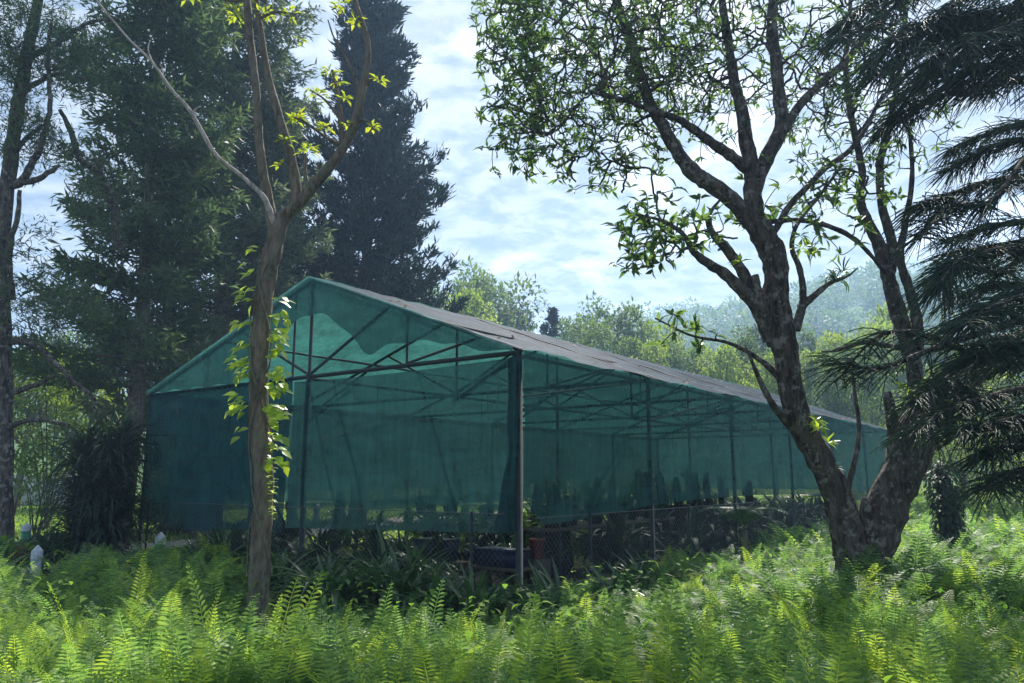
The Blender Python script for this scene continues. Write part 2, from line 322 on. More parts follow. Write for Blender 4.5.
# ------------------------------------------------------------------ shade house
hs = thing('shade_house', 'long gabled green shade cloth nursery house with a grey net roof on steel posts', 'shade house', H(W_/2, 0, 0))
def panel(A, B, top, bot, nx=40, nz=10, wob=.03, seed=0):
    """hanging cloth between plan points A and B; top(u), bot(u) give heights"""
    A = np.array(A[:2]); B = np.array(B[:2]); u = np.linspace(0, 1, nx); v = np.linspace(0, 1, nz)
    U, Vv = np.meshgrid(u, v); d = norm(B-A); nrm = np.array([-d[1], d[0]])
    X = A[0]+(B[0]-A[0])*U; Y = A[1]+(B[1]-A[1])*U; tz = np.array([top(q) for q in u]); bz = np.array([bot(q) for q in u])
    Z = tz[None]*(1-Vv)+bz[None]*Vv
    off = wob*Vv**.5*(np.sin(U*23+seed)*.5+np.sin(U*61+Vv*3+seed*2)*.35+vnoise(U*9, Vv*3, 1, seed)*1.2)
    V = np.stack([X+nrm[0]*off, Y+nrm[1]*off, Z], -1).reshape(-1, 3)
    i = np.arange(nz-1)[:, None]*nx; j = np.arange(nx-1)[None]
    return V, np.stack([i+j, i+j+1, i+nx+j+1, i+nx+j], -1).reshape(-1, 4)
def lin(*pts):
    xs = [p[0] for p in pts]; ys = [p[1] for p in pts]; return lambda u: float(np.interp(u, xs, ys))
def netpart(nm, A, B, top, bot, label=None, mat='net', **k):
    mb = MB(); mb.add(*panel(A, B, top, bot, **k)); o = mb.build(nm, M[mat], hs, smooth=True)
    if label: tag(o, label)
    return o
o_ = -.05
netpart('wall_net', H(-.11, -.05, 0), H(-.11, LEN, 0), lambda u: EZ-.015-.012*abs(math.sin(u*6*math.pi)),
        lambda u: float(np.interp(u, [0, .02, .05, .1, .2, .35, .5, .7, .86, .93, 1], [1.35, 1.0, 1.02, 1.1, 1.2, 1.24, 1.2, 1.0, .78, .95, 1.1])), 'long right side net hanging clear of the ground', nx=160, nz=14, wob=.05, seed=1)
netpart('wall_net', H(RT+.35, -.05, 0), H(W_, -.05, 0), lambda u: EZ-.02, lambda u: .72+.05*math.sin(u*9), 'front net left of the middle post, coloured darker for the dark trees behind', mat='net_darkened', nx=50, wob=.06, seed=2)
netpart('wall_net', H(.05, -.05, 0), H(RT+.30, -.05, 0), lambda u: EZ-.10-.03*math.sin(u*3.1), lambda u: .92-.1*u, 'front net right of the middle post', nx=50, wob=.05, seed=3)
netpart('wall_net', H(W_, 0, 0), H(W_, LEN, 0), lambda u: EZ-.04, lambda u: .95+.1*math.sin(u*11), nx=80, wob=.05, seed=4)
netpart('wall_net', H(0, LEN, 0), H(W_, LEN, 0), lambda u: EZ+(RZ-EZ)*max(0, 1-abs(u*W_-RT)/(RT if u*W_ < RT else W_-RT)), lambda u: 1.15, nx=40, wob=.05, seed=5)
# gable valance, arched lower edge
rk = lambda t: EZ+(RZ-EZ)*(t/RT if t < RT else (W_-t)/(W_-RT))
vlow = lin((.0, EZ-.02), (.35, EZ-.0), (.8, EZ+.12), (1.3, EZ+.24), (1.9, EZ+.30), (2.35, EZ+.28), (2.62, EZ+.13), (2.7, EZ+.16), (3.0, EZ+.48), (3.5, EZ+.85), (3.9, EZ+.98), (4.25, EZ+.95), (4.5, EZ+.85), (4.75, EZ+.72), (4.82, EZ+.45), (5.3, EZ+.32), (5.8, EZ), (W_, EZ-.01))
vsm = lambda t: sum(vlow(t+d) for d in (-.16, -.08, 0, .08, .16))/5+.02*math.sin(t*9)
netpart('gable_net', H(.02, -.10, 0), H(W_, -.10, 0), lambda u: rk(u*W_)+.034, lambda u: min(vsm(u*W_), rk(u*W_)-.03), 'arched net hanging in the front gable', nx=120, nz=8, wob=.03, seed=6)
# gathered net tied to the corner post
mb = MB(); zz = np.linspace(EZ-.1, .95, 26); a = np.linspace(0, 2*math.pi, 16, endpoint=False)
rad = .062+.006*np.sin(zz*9)+.05*np.clip((1.9-zz), 0, 1); V = []
for z, r in zip(zz, rad):
    c = H(.04+.16*max(0, 1.9-z), -.05, z); V.append(np.stack([c[0]+r*(1+.3*np.sin(a*5+z*2))*np.cos(a), c[1]+r*np.sin(a)*(1+.3*np.cos(a*4)), np.full(16, z)], -1))
V = np.array(V); i = np.arange(25)[:, None]*16; j = np.arange(16)[None]; mb.add(V.reshape(-1, 3), np.stack([i+j, i+(j+1) % 16, i+16+(j+1) % 16, i+16+j], -1).reshape(-1, 4))
tag(mb.build('gathered_net', M['net'], hs, smooth=True), 'net bunched around the front right corner post')
# roof
for side, (t0, t1) in enumerate(((-.13, RT), (RT, W_+.05))):
    mb = MB(); nx, ny = 70, 14
    U, Vv = np.meshgrid(np.linspace(-.08, LEN+.08, nx), np.linspace(0, 1, ny)); tt = t0+(t1-t0)*Vv
    zb = EZ+.03+(RZ-EZ)*np.where(tt < RT, tt/RT, (W_-tt)/(W_-RT))
    sag = -.10*np.abs(np.sin(U/3.6*math.pi))*np.sin(Vv*math.pi)+.018*np.sin(U*2.9)*(Vv < .01)+.02*vnoise(U, tt*2, .9, 8)+.012*np.sin(U*9+tt)
    Z = zb+sag; X = C0[0]+VX[0]*tt+VY[0]*U; Y = C0[1]+VX[1]*tt+VY[1]*U
    i = np.arange(ny-1)[:, None]*nx; j = np.arange(nx-1)[None]
    mb.add(np.stack([X, Y, Z], -1).reshape(-1, 3), np.stack([i+j, i+j+1, i+nx+j+1, i+nx+j], -1).reshape(-1, 4))
    mb.build('roof_net', M['net_roof'], hs, smooth=True)
for s in (3.55, 7.1, 10.7, 14.3, 18.0):
    mb = MB(); q = np.linspace(0, 1, 20); sag_ = .02*np.sin(q*40); mb.tube(np.array([H(-.14+(RT+.14)*a_, s+.25+.03*math.sin(a_*17+s), EZ-.0+(RZ-EZ)*((-.14+(RT+.14)*a_)/RT)+.025+.008*math.sin(a_*30)) for a_ in q]), .012, 5); mb.build('roof_tie', M['cord'], hs)
mb = MB(); n = 45; tt = RT*RS.uniform(.02, 1, n); ss = LEN*RS.uniform(0, 1, n)**1.2; zz = EZ+.045+(RZ-EZ)*tt/RT-.05*np.abs(np.sin(ss/3.6*math.pi))*np.sin(tt/RT*math.pi)
pp = C0[None]+VX[None]*tt[:, None]+VY[None]*ss[:, None]; pp[:, 2] = zz+.01
mb.inst(HX_V, HX_F, pp, frames(rvec(n)*[1, 1, .2], rvec(n)*.3+[0, 0, 1], .05, RS.uniform(.07, .14, n))); tag(mb.build('leaf_litter', M['dry_leaf']), 'dry brown leaves fallen on the grey net roof', 'leaves', kind='stuff')
# frames
def bar(mb, a, b, r=.03, sides=6): mb.tube(np.array([a, b]), r, sides)
S_ = [0, 3.55, 7.1, 10.7, 14.3, 18.0, 21.75]
for k, s in enumerate(S_):
    for t in (.0, RT, W_):
        if t == RT and k in (1, 3, 5): continue
        mb = MB(); bar(mb, H(t, s, -.1), H(t, s, EZ if t != RT else EZ+.02), .045 if k == 0 else .036, 8); o = mb.build('post', M['steel'], hs, smooth=True)
        if k == 0: tag(o, {0.0: 'front right corner post', RT: 'front middle post', W_: 'front left corner post'}[t])
    mb = MB(); bar(mb, H(0, s, EZ-.03), H(W_, s, EZ-.03), .034); mb.build('tie_beam', M['steel'], hs, smooth=True)
    mb = MB(); bar(mb, H(-.05, s, EZ-.01), H(RT, s, RZ-.02), .03); bar(mb, H(RT, s, RZ-.02), H(W_+.05, s, EZ-.01), .03); mb.build('rafter', M['steel'], hs, smooth=True)
    mb = MB()
    bar(mb, H(RT, s, EZ), H(RT, s, RZ), .028); mb.build('king_post', M['steel'], hs, smooth=True); mb = MB()
    bar(mb, H(RT, s, EZ), H(RT-1.75, s, rk(RT-1.75)-.03), .024); bar(mb, H(RT, s, EZ), H(RT+1.9, s, rk(RT+1.9)-.03), .024)
    bar(mb, H(.42*RT+.25, s, EZ), H(.15*RT, s, rk(.15*RT)), .02)
    for q in ((.42*RT+.25, RT+.55*(W_-RT)+.25, RT+.42) if k == 0 else (.42*RT+.25,)):
        mv = MB(); bar(mv, H(q, s, EZ), H(q, s, rk(q)), .02); mv.build('vertical_strut', M['steel'], hs, smooth=True)
    mb.build('truss_web', M['steel'], hs, smooth=True)
for (t, z) in ((0, EZ-.07), (W_, EZ-.07), (RT, RZ-.06), (RT/2, rk(RT/2)-.05), (RT+2.3, rk(RT+2.3)-.05), (RT, EZ-.06)):
    mb = MB(); bar(mb, H(t, 0, z), H(t, LEN, z), .026); mb.build('purlin', M['steel'], hs, smooth=True)
for (a, b) in ((H(.0, 0, 2.6), H(0, 3.55, EZ-.05)), (H(0, 3.55, 2.5), H(0, 7.1, EZ-.06)), (H(W_, 3.5, 2.3), H(W_, 7.1, EZ-.05)), (H(RT, .1, EZ-.6), H(RT-1.2, .1, EZ-.04)), (H(3.0, 3.55, EZ-.8), H(1.7, 3.55, EZ-.04)), (H(1.1, 0, EZ-.6), H(.0, 0, EZ-.04))):
    mb = MB(); bar(mb, a, b, .02); mb.build('brace', M['steel'], hs, smooth=True)
for (z, s) in ((2.75, 1.2), (2.55, 5.0)):
    mb = MB(); p = np.linspace(0, 1, 14); pts = np.array([H(q*W_, s, z-.15*math.sin(q*math.pi)) for q in p]); mb.tube(pts, .007, 4); mb.build('wire', M['rope'], hs)
# chain link fence under the nets
def chain_fence(A, B, h, label):
    A = np.array(A); B = np.array(B); Ln = np.linalg.norm(B-A); d = (B-A)/Ln
    t = thing('chain_link_fence', label, 'fence', (A+B)/2, 'chain link fences around the shade house')
    mb = MB(); st = .085; r = .0028
    n = int(Ln/st); a = np.arange(-int(h/st), n)*st
    for sg in (1, -1):
        x0 = a if sg == 1 else a+h; x1 = x0+sg*h
        z0 = np.full(len(a), .04); z1 = np.full(len(a), h)
        # clip to 0..Ln
        f0 = np.clip((0-x0)/(x1-x0), 0, 1); f1 = np.clip((Ln-x0)/(x1-x0), 0, 1); lo = np.minimum(f0, f1); hi = np.maximum(f0, f1)
        for i_ in range(len(a)):
            if hi[i_]-lo[i_] < .02: continue
            p = [A+d*(x0[i_]+(x1[i_]-x0[i_])*f)+np.array([0, 0, z0[i_]+(z1[i_]-z0[i_])*f]) + np.array([-d[1], d[0], 0])*(.004*sg) for f in (lo[i_], hi[i_])]
            mb.tube(p, r, 3, cap=False)
    mb.build('wire_mesh', M['wire'], t)
    mb = MB(); mb.tube([A+[0, 0, h], B+[0, 0, h]], .006, 6); mb.build('top_wire', M['wire'], t)
    for q in np.linspace(.06, .94, max(2, int(Ln/3))):
        mb = MB(); c = A+(B-A)*q; mb.tube([c+[0, 0, -.1], c+[0, 0, h+.02]], .02, 8); mb.build('fence_post', M['steel'], t)
chain_fence(H(.1, -.16, 0), H(W_, -.16, 0), 1.15, 'low chain link fence across the front gable end of the shade house')
chain_fence(H(-.16, .1, 0), H(-.16, LEN, 0), 1.1, 'long chain link fence below the right side net of the shade house')

# ------------------------------------------------------------------ plants inside and things on benches
def strap_leaf_T(seg=6, k=1.4, wid=.07):
    s = np.linspace(0, 1, seg+1); th = R(72)-k*1.5*s; y = np.concatenate([[0], np.cumsum(np.cos(th[:-1]))])/seg; z = np.concatenate([[0], np.cumsum(np.sin(th[:-1]))])/seg
    wd = wid*np.minimum(1, .45+s*2)*(1-s**3)
    V = []; 
    for i_ in range(seg+1): V += [(-wd[i_], y[i_], z[i_]+wd[i_]*.4), (0, y[i_], z[i_]), (wd[i_], y[i_], z[i_]+wd[i_]*.4)]
    Fq = []
    for i_ in range(seg):
        b = i_*3; Fq += [(b, b+1, b+4, b+3), (b+1, b+2, b+5, b+4)]
    return np.array(V), np.array(Fq)
def rotz(a):
    c, s = np.cos(a), np.sin(a); o = np.zeros_like(a); I = np.ones_like(a)
    return np.stack([np.stack([c, -s, o], -1), np.stack([s, c, o], -1), np.stack([o, o, I], -1)], -2)
def tiltx(a):
    c, s = np.cos(a), np.sin(a); o = np.zeros_like(a); I = np.ones_like(a)
    return np.stack([np.stack([I, o, o], -1), np.stack([o, c, -s], -1), np.stack([o, s, c], -1)], -2)
STR = [strap_leaf_T(6, k, w_) for k, w_ in ((1.6, .05), (1.1, .045), (2.0, .055), (.6, .04))]
def rosette(mb, c, n, ln, T=STR, tilt=(-.35, .25), spread=.03, wk=1.0):
    for j, (V, Fc) in enumerate(T):
        m = max(1, n//len(T)); a = RS.uniform(0, 2*math.pi, m); l = ln*RS.uniform(.65, 1.1, m)
        Mx = rotz(a) @ tiltx(RS.uniform(tilt[0], tilt[1], m)); Mx = Mx*l[:, None, None]; Mx[:, :, 0] *= wk
        pos = np.array(c)[None]+np.stack([-np.sin(a)*spread, np.cos(a)*spread, 0*a], -1)
        mb.inst(V, Fc, pos, Mx)
ordn = ['first', 'second', 'third', 'fourth', 'fifth', 'sixth', 'seventh', 'eighth', 'ninth', 'tenth', 'eleventh', 'twelfth']
pot_protos = {}
def pot_mesh(r, h):
    mb = MB(); prof = [(0, 0), (r*.72, 0), (r*.95, h*.88), (r*1.08, h*.88), (r*1.08, h), (r*.97, h), (r*.93, h*.9), (0, h*.9)]
    a = np.linspace(0, 2*math.pi, 14, endpoint=False); V = np.array([[(q*math.cos(x), q*math.sin(x), z) for x in a] for q, z in prof]).reshape(-1, 3)
    n = len(prof); i = np.arange(n-1)[:, None]*14; j = np.arange(14)[None]
    mb.add(V, np.stack([i+j, i+(j+1) % 14, i+14+(j+1) % 14, i+14+j], -1).reshape(-1, 4)); return mb
def potted(c, label, group, kind=0, s=1.0):
    key = kind
    if key not in pot_protos:
        t = thing('potted_plant', label, 'potted plant', (0, 0, 0), group)
        r, h = (.11, .2)
        pot_mesh(r, h).build('pot', M['pot'], t, smooth=True)
        mb = MB()
        if kind == 0: rosette(mb, (0, 0, .18), 22, .42)
        elif kind == 1:
            for _ in range(7):
                a = random.uniform(0, 6.28); p = np.array([(0, 0, .18), (.06*math.cos(a), .06*math.sin(a), .35), (.15*math.cos(a), .15*math.sin(a), .55+random.uniform(-.1, .1))])
                mb.tube(p, .005, 3); q = p[1]+(p[2]-p[1])*RS.uniform(0, 1, (9, 1)); mb.inst(LEAF_V, LEAF_F, q, frames(rvec(9)+[0, 0, .2], (0, 0, 1), .05, .12))
        else: rosette(mb, (0, 0, .18), 30, .26, tilt=(-.1, .5))
        mb.build('foliage', M['strap'] if kind != 1 else M['broad'], t)
        pot_protos[key] = t
    else:
        src = pot_protos[key]; t = src.copy(); COL.objects.link(t)
        for ch in src.children: c2 = ch.copy(); COL.objects.link(c2); c2.parent = t
        t['label'] = label; t['group'] = group
    t.location = tuple(float(x) for x in c); t.rotation_euler = (0, 0, random.uniform(0, 6.28)); t.scale = (s, s, s); return t
def bench(t0, s0, t1, s1, h, wd, label):
    A, B = H(t0, s0, 0), H(t1, s1, 0); d = (B-A)/np.linalg.norm(B-A); rz = math.atan2(d[1], d[0]); Ln = np.linalg.norm(B-A)
    t = thing('plant_bench', label, 'bench', (A+B)/2, 'plant benches inside the shade house')
    mb = MB(); n = np.array([-d[1], d[0], 0])
    for k in (-1, 0, 1): mb.box((A+B)/2+n*k*wd/3+np.array([0, 0, h]), (Ln, wd/3-.02, .035), rz)
    mb.build('slatted_top', M['wood'], t)
    for q in np.linspace(.04, .96, max(2, int(Ln/1.8))):
        for sg in (-1, 1):
            mb = MB(); c = A+(B-A)*q+n*sg*(wd/2-.06); mb.box(c+np.array([0, 0, h/2-.01]), (.045, .045, h-.03), rz); mb.build('leg', M['steel'], t)
    return t
bench(6.3, 4.6, 2.4, 4.6, .82, .7, 'bench nearest the front gable, seen across the middle of the shade house')
bench(5.6, 8.4, 1.6, 8.4, .8, .8, 'bench crossing the middle of the shade house behind the nearest one')
bench(1.4, 2.2, 1.4, 9.4, .78, .8, 'bench running lengthways near the right side net')
bench(5.9, 11.5, 2.2, 11.5, .8, .8, 'bench farthest back in the shade house')
gi = 0
for bi, (t0, s0, t1, s1, n, bn) in enumerate(((6.2, 4.6, 2.5, 4.6, 11, 'the bench nearest the front gable'), (5.5, 8.4, 1.7, 8.4, 10, 'the middle cross bench'), (1.4, 2.5, 1.4, 9.2, 12, 'the lengthways bench by the right side net'), (5.8, 11.5, 2.3, 11.5, 8, 'the farthest bench'))):
    for k in range(n):
        q = (k+.5)/n + random.uniform(-.02, .02); t = t0+(t1-t0)*q+random.uniform(-.1, .1); s = s0+(s1-s0)*q+random.uniform(-.12, .12)
        potted(H(t, s, (.82, .8, .78, .8)[bi]+.02), 'black pot with leafy plant, %s along %s' % (ordn[k], bn), 'potted plants on the benches', random.choice((0, 1, 1, 2)), random.uniform(.75, 1.25))
# row of cone topped pots low behind the front fence
for k in range(9):
    potted(H(4.6-k*.42, 2.6+.05*(k % 3), 0.0), 'big low pot on the floor, %s from the left behind the front fence' % ordn[k], 'pots standing on the floor of the shade house', k % 3, 1.5+.3*random.random())
def tub(c, rz, sz, mat, label):
    t = thing('storage_tub', label, 'tub', c, 'storage tubs inside the shade house'); x, y, z = sz; c = np.array(c)
    mb = MB(); mb.box(c+[0, 0, z/2], (x*.92, y*.92, z), rz, 1.06); mb.build('body', mat, t)
    mb = MB(); mb.box(c+[0, 0, z+.016], (x*1.04, y*1.04, .03), rz); mb.build('rim', mat, t)
rzf = math.atan2(VX[1], VX[0])
tub(H(2.75, 1.55, .3), rzf, (.6, .4, .3), M['blue_tub'], 'dark blue tub on low stand behind the front fence, left of the other')
tub(H(1.45, 1.55, .3), rzf, (.75, .4, .22), M['blue_tub'], 'longer flat dark blue tub on low stand behind the corner post')
for c, lab in ((H(2.75, 1.55, 0), 'low wooden stand under the left blue tub'), (H(1.45, 1.55, 0), 'low wooden stand under the longer blue tub')):
    t = thing('low_stand', lab, 'stand', c, 'low stands for the tubs'); mb = MB(); mb.box(c+[0, 0, .275], (.95, .5, .04), rzf); mb.build('top', M['wood'], t)
    for a_ in (-.4, .4):
        for b_ in (-.2, .2):
            mb = MB(); mb.box(c+VX*a_+VY*b_+np.array([0, 0, .125]), (.05, .05, .25), rzf); mb.build('leg', M['wood'], t)
c = P(537, 556, 12.0); c[2] = .38
t = thing('red_bucket', 'small red bucket on a block beside the corner post', 'bucket', c); c = np.array(c)
mb = pot_mesh(.12, .3); mb.v = [v+c for v in mb.v]; mb.build('body', M['red'], t, smooth=True)
mb = MB(); a = np.linspace(0, math.pi, 9); mb.tube(np.stack([c[0]+.125*np.cos(a), 0*a+c[1], c[2]+.29+.12*np.sin(a)], -1), .005, 4); mb.build('handle', M['wire'], t)
mb = MB(); mb.box((c[0], c[1], .19), (.3, .3, .37), rzf); tag(mb.build('wooden_block', M['wood']), 'dark wooden block under the red bucket', 'block')
# tree fern trunk posts carrying orchids
def fibre_post(c, h, r, label, leaves=True):
    t = thing('fern_trunk_post', label, 'trunk post', c, 'dark fern trunk posts inside the shade house'); c = np.array(c)
    mb = MB(); n = 12; z = np.linspace(-.05, h, n); p = np.stack([c[0]+.02*np.sin(z*5+c[0]), c[1]+.02*np.cos(z*4), c[2]+z], -1)
    mb.tube(p, r*.8*(1+.06*np.sin(z*6+c[0]*9))*np.append(np.linspace(1.15, .8, n-1), .35), 12, .25); mb.build('trunk', M['fibre'], t)
    if leaves:
        mb = MB()
        for k in range(3): rosette(mb, c+[random.uniform(-r, r), -r*.6, h*random.uniform(.5, 1.0)], 10, .32)
        mb.build('orchid_leaves', M['strap'], t)
k = 0
for px, py, Y, h, r in ((437, 0, 12.2, .95, .12), (553, 0, 12.6, 1.5, .16), (566, 0, 12.9, 1.3, .11), (536, 0, 14.0, 1.5, .11), (598, 0, 15, 1.6, .11), (612, 0, 13.8, 1.5, .10), (648, 0, 15.5, 1.7, .13), (662, 0, 16, 1.7, .14), (678, 0, 15, 1.6, .12), (697, 0, 16.0, 1.7, .13), (708, 0, 17, 1.7, .12), (722, 0, 17.5, 1.6, .1), (640, 0, 18, 1.8, .12), (690, 0, 19, 1.8, .12), (340, 0, 19, 1.3, .17), (292, 0, 22, 1.2, .2), (750, 0, 20, 1.5, .14)):
    q = P(px, 500, Y); q[2] = 0
    pos = ['slim', 'stout', 'rough', 'leaning', 'tall'][k % 5]
    fibre_post(q, h, r, '%s dark fibrous trunk post, %s from the left under the side net' % (pos, ordn[min(k-2, 11)]) if 2 <= k < 14 else ['short dark trunk post behind the left blue tub', 'thickest dark fibrous trunk post just right of the corner post', '', '', '', '', '', '', '', '', '', '', '', '', 'broad dark stump right of the front middle post', 'broad pale stump behind the front middle post', 'dark trunk post behind the drooping palm at the side net'][k])
    k += 1
# hanging basket hooks and forked stand
for k, (px, py, Y, ln) in enumerate(((375, 470, 14, 1.3), (487, 472, 13, 1.15), (497, 468, 13.2, 1.1), (481, 470, 14, 1.2), (512, 470, 13.3, .9))):
    b = P(px, py, Y); t = thing('hanging_cord', 'thin dark hanging cord with a hook, %s from the left under the roof' % ordn[k], 'cord', b, 'cords hanging from the roof frame')
    mb = MB(); mb.tube([b+[0, 0, .05], b+[.01, 0, ln+.3]], .006, 4); mb.build('line', M['cord'], t)
    mb = MB(); a = np.linspace(0, 4.2, 9); mb.tube(np.stack([b[0]+.03*np.cos(a), 0*a+b[1], b[2]+.03*np.sin(a)], -1), .007, 4); mb.build('hook', M['cord'], t)
b = P(455, 450, 13.0); base = np.array([b[0], b[1], 0])
t = thing('forked_stand', 'thin upright stand with a cup-shaped forked top inside the net', 'stand', base)
mb = MB(); mb.tube([base, b+[0, 0, -.2]], .025, 6); mb.build('pole', M['steel'], t)
mb = MB(); mb.tube([b+[-.22, 0, .0], b+[.22, 0, .0]], .012, 5); mb.tube([b+[-.20, 0, 0], b+[-.17, 0, -.17], b+[0, 0, -.22], b+[.17, 0, -.17], b+[.20, 0, 0]], .012, 5); mb.build('fork', M['steel'], t)

# ------------------------------------------------------------------ ferns
def frond_T(npair=24, k=1.1, th0=68, w0=.2, pw=.028, lod=1, curl=0.0):
    n = 40; s = np.linspace(0, 1, n); th = R(th0)-k*s**1.4
    y = np.concatenate([[0], np.cumsum(np.cos(th[:-1]))])/(n-1); z = np.concatenate([[0], np.cumsum(np.sin(th[:-1]))])/(n-1)
    V = []; Fq = []
    def addq(q): 
        b = len(V); V.extend(q); Fq.append((b, b+1, b+2, b+3))
    st = 6
    for i_ in range(st):
        a, b = i_*(n-1)//st, (i_+1)*(n-1)//st; r = .006*(1-.7*i_/st)
        addq([(-r, y[a], z[a]), (r, y[a], z[a]), (r*.8, y[b], z[b]), (-r*.8, y[b], z[b])])
    for j in range(npair):
        q = .16+.83*(j+.5)/npair; f = q*(n-1); i0 = int(f); fr = f-i0; i1 = min(i0+1, n-1)
        by, bz = y[i0]*(1-fr)+y[i1]*fr, z[i0]*(1-fr)+z[i1]*fr; t_ = th[i0]
        wl = w0*min(1, .35+(q-.14)*3.2)*(1-((q-.1)/.92)**2.2)**.9+.008
        ty, tz = math.cos(t_), math.sin(t_)
        for sg in (-1, 1):
            d = np.array([sg*.93, .32*ty, .32*tz-.10-curl*q]); d /= np.linalg.norm(d); d = d*wl
            hw_ = np.array([0, ty, tz])*pw*.5*(.55+.45*min(1, wl/w0*1.3))
            b0 = np.array([0, by, bz]); m_ = b0+d*.4; up_ = np.array([0, -tz, ty])*.006*RS.uniform(-1, 1)
            addq([tuple(b0-hw_*.7), tuple(m_-hw_+up_), tuple(b0+d+up_*2), tuple(m_+hw_+up_)]) if lod == 0 else addq([tuple(b0-hw_*.9), tuple(b0+d*.75-hw_*.7), tuple(b0+d), tuple(b0+d*.45+hw_*1.1)])
    return np.array(V), np.array(Fq)
FR_HI = [frond_T(27, k, th, w_, .021) for k, th, w_ in ((1.0, 80, .16), (1.5, 72, .18), (1.9, 74, .15), (.5, 84, .15), (1.3, 62, .19), (2.3, 70, .17))]
FR_MD = [frond_T(18, k, th, w_, .032) for k, th, w_ in ((1.0, 80, .16), (1.6, 72, .18), (2.1, 72, .16), (1.3, 62, .19))]
FR_LO = [frond_T(10, k, th, w_, .065) for k, th, w_ in ((1.0, 80, .17), (1.6, 72, .2), (2.1, 72, .18))]
def fern_allowed(x, y):
    ins, t, s = in_house(x, y, .25)
    ok = ~ins & (np.abs(x) < .74*y+1.2)
    left = x < -2.5
    lim = np.where(x < -6, 11.6, np.where(x < -2.5, 12.6, 99))
    ok &= ~(left & (y > lim))
    ok &= (y < 34)
    mk = P(38, 545, 11.8); ok &= ~((np.abs(x-mk[0]*y/11.8) < .3) & (y > 10.2) & (y < 12.2))
    # keep clear of the front beds of strap leaves
    ok &= ~((t > -.8) & (t < 5.3) & (s < 0) & (s > -1.7) & (RS.uniform(size=np.shape(x)) < .85))
    return ok
def plant_ferns(mb, n, y0, y1, T, per, ln, lim=None, hk=1.0):
    y = y0+(y1-y0)*RS.uniform(0, 1, n)**.9; x = RS.uniform(-1, 1, n)*(.74*y+1.2)
    m = fern_allowed(x, y)
    if lim is not None: m &= lim(x, y)
    x, y = x[m], y[m]; g = gz(x, y); hgt = (.84+.35*vnoise(x, y, .7, 5)+.25*vnoise(x, y, 2.3, 6))*(1-.36*sst(-3.6, -2.0, x)*sst(3.6, 1.2, x)*sst(5.0, 6.5, y))*hk
    for j, (V, Fc) in enumerate(T):
        for q in range(per):
            if (j+q) % 2 and len(T) > 4: continue
            a = RS.uniform(0, 2*math.pi, len(x)); l = ln*hgt*RS.uniform(.65, 1.15, len(x))
            Mx = rotz(a) @ tiltx(RS.uniform(-.35, .25, len(x)))*l[:, None, None]
            mb.inst(V, Fc, np.stack([x+RS.normal(0, .05, len(x)), y+RS.normal(0, .05, len(x)), g-.03], -1), Mx)
mb = MB()
plant_ferns(mb, 950, 2.6, 7.0, FR_HI, 2, .84)
plant_ferns(mb, 1900, 6.5, 13.5, FR_MD, 2, .84)
plant_ferns(mb, 2600, 13, 34, FR_LO, 2, .9, lambda x, y: x > 3.5)
mb2 = MB(); plant_ferns(mb2, 430, 3.2, 7.5, FR_HI, 2, .90); plant_ferns(mb2, 350, 7.0, 13.5, FR_MD, 2, .84); plant_ferns(mb2, 900, 13, 34, FR_LO, 2, .95, lambda x, y: x > 3.5)
tag(mb2.build('fern_regrowth', M['fern_bright']), 'brighter young ferns mixed through the fern bank', 'ferns', kind='stuff')
mb2 = MB(); plant_ferns(mb2, 70, 3.0, 9, [frond_T(20, 3.0, 60, .10, .02, 1, .5), frond_T(22, 2.2, 50, .12, .02, 1, .6)], 2, .7)
tag(mb2.build('dead_ferns', M['dry_leaf']), 'brown withered fern fronds low among the green ones', 'ferns', kind='stuff')
tag(mb.build('fern_undergrowth', M['fern']), 'dense waist-high green ferns covering the whole foreground', 'ferns', kind='stuff')
# broad-leaved weeds among the ferns
mb = MB(); n = 550; y = RS.uniform(3, 13, n); x = RS.uniform(-1, 1, n)*(.72*y+.5); m = fern_allowed(x, y); x, y = x[m], y[m]; n = len(x)
for k in range(7):
    p = np.stack([x+RS.normal(0, .09, n), y+RS.normal(0, .09, n), gz(x, y)+RS.uniform(.2, .62, n)], -1); d = rvec(n)*[1, 1, .4]
    mb.inst(HX_V, HX_F, p, frames(d, (0, 0, 1), RS.uniform(.03, .06, n), RS.uniform(.06, .11, n)))
tag(mb.build('weed_undergrowth', M['broad']), 'small broad-leaved weeds mixed between the ferns', 'weeds', kind='stuff')
# individual young bright ferns that stand out
fl = [(40, 606, 5.0, 'bright young fern nearest the left edge'), (81, 584, 5.4, 'tall bright yellow-green fern frond in the left foreground'), (133, 556, 7.0, 'slim bright yellow frond standing highest in the ferns left of the slim trunk'),
      (220, 612, 5.2, 'pale curved fern frond just left below the slim trunk foot'), (262, 598, 5.6, 'small bright fern at the foot of the slim trunk'), (200, 600, 5.6, 'pale fern frond between the tall yellow frond and the slim trunk'), (412, 620, 5.0, 'tall bright fern tip in the middle foreground'),
      (380, 644, 4.5, 'short bright yellow fern clump by the bottom edge left of the middle'), (682, 592, 5.4, 'tallest of three bright fern fronds right of the middle'), (695, 608, 5.2, 'yellow-tipped middle one of three bright fern fronds'), (712, 607, 5.2, 'rightmost of three bright fern fronds right of the middle'),
      (637, 618, 5.0, 'pale leaning fern frond left of the three bright fronds'), (770, 612, 5.2, 'bright fern below the gap between house and leaning trunk'), (890, 640, 4.8, 'sunlit fern clump at the bottom right before the leaning trunk'), (960, 600, 6.0, 'sunlit fern near the right edge below the drooping conifer')]
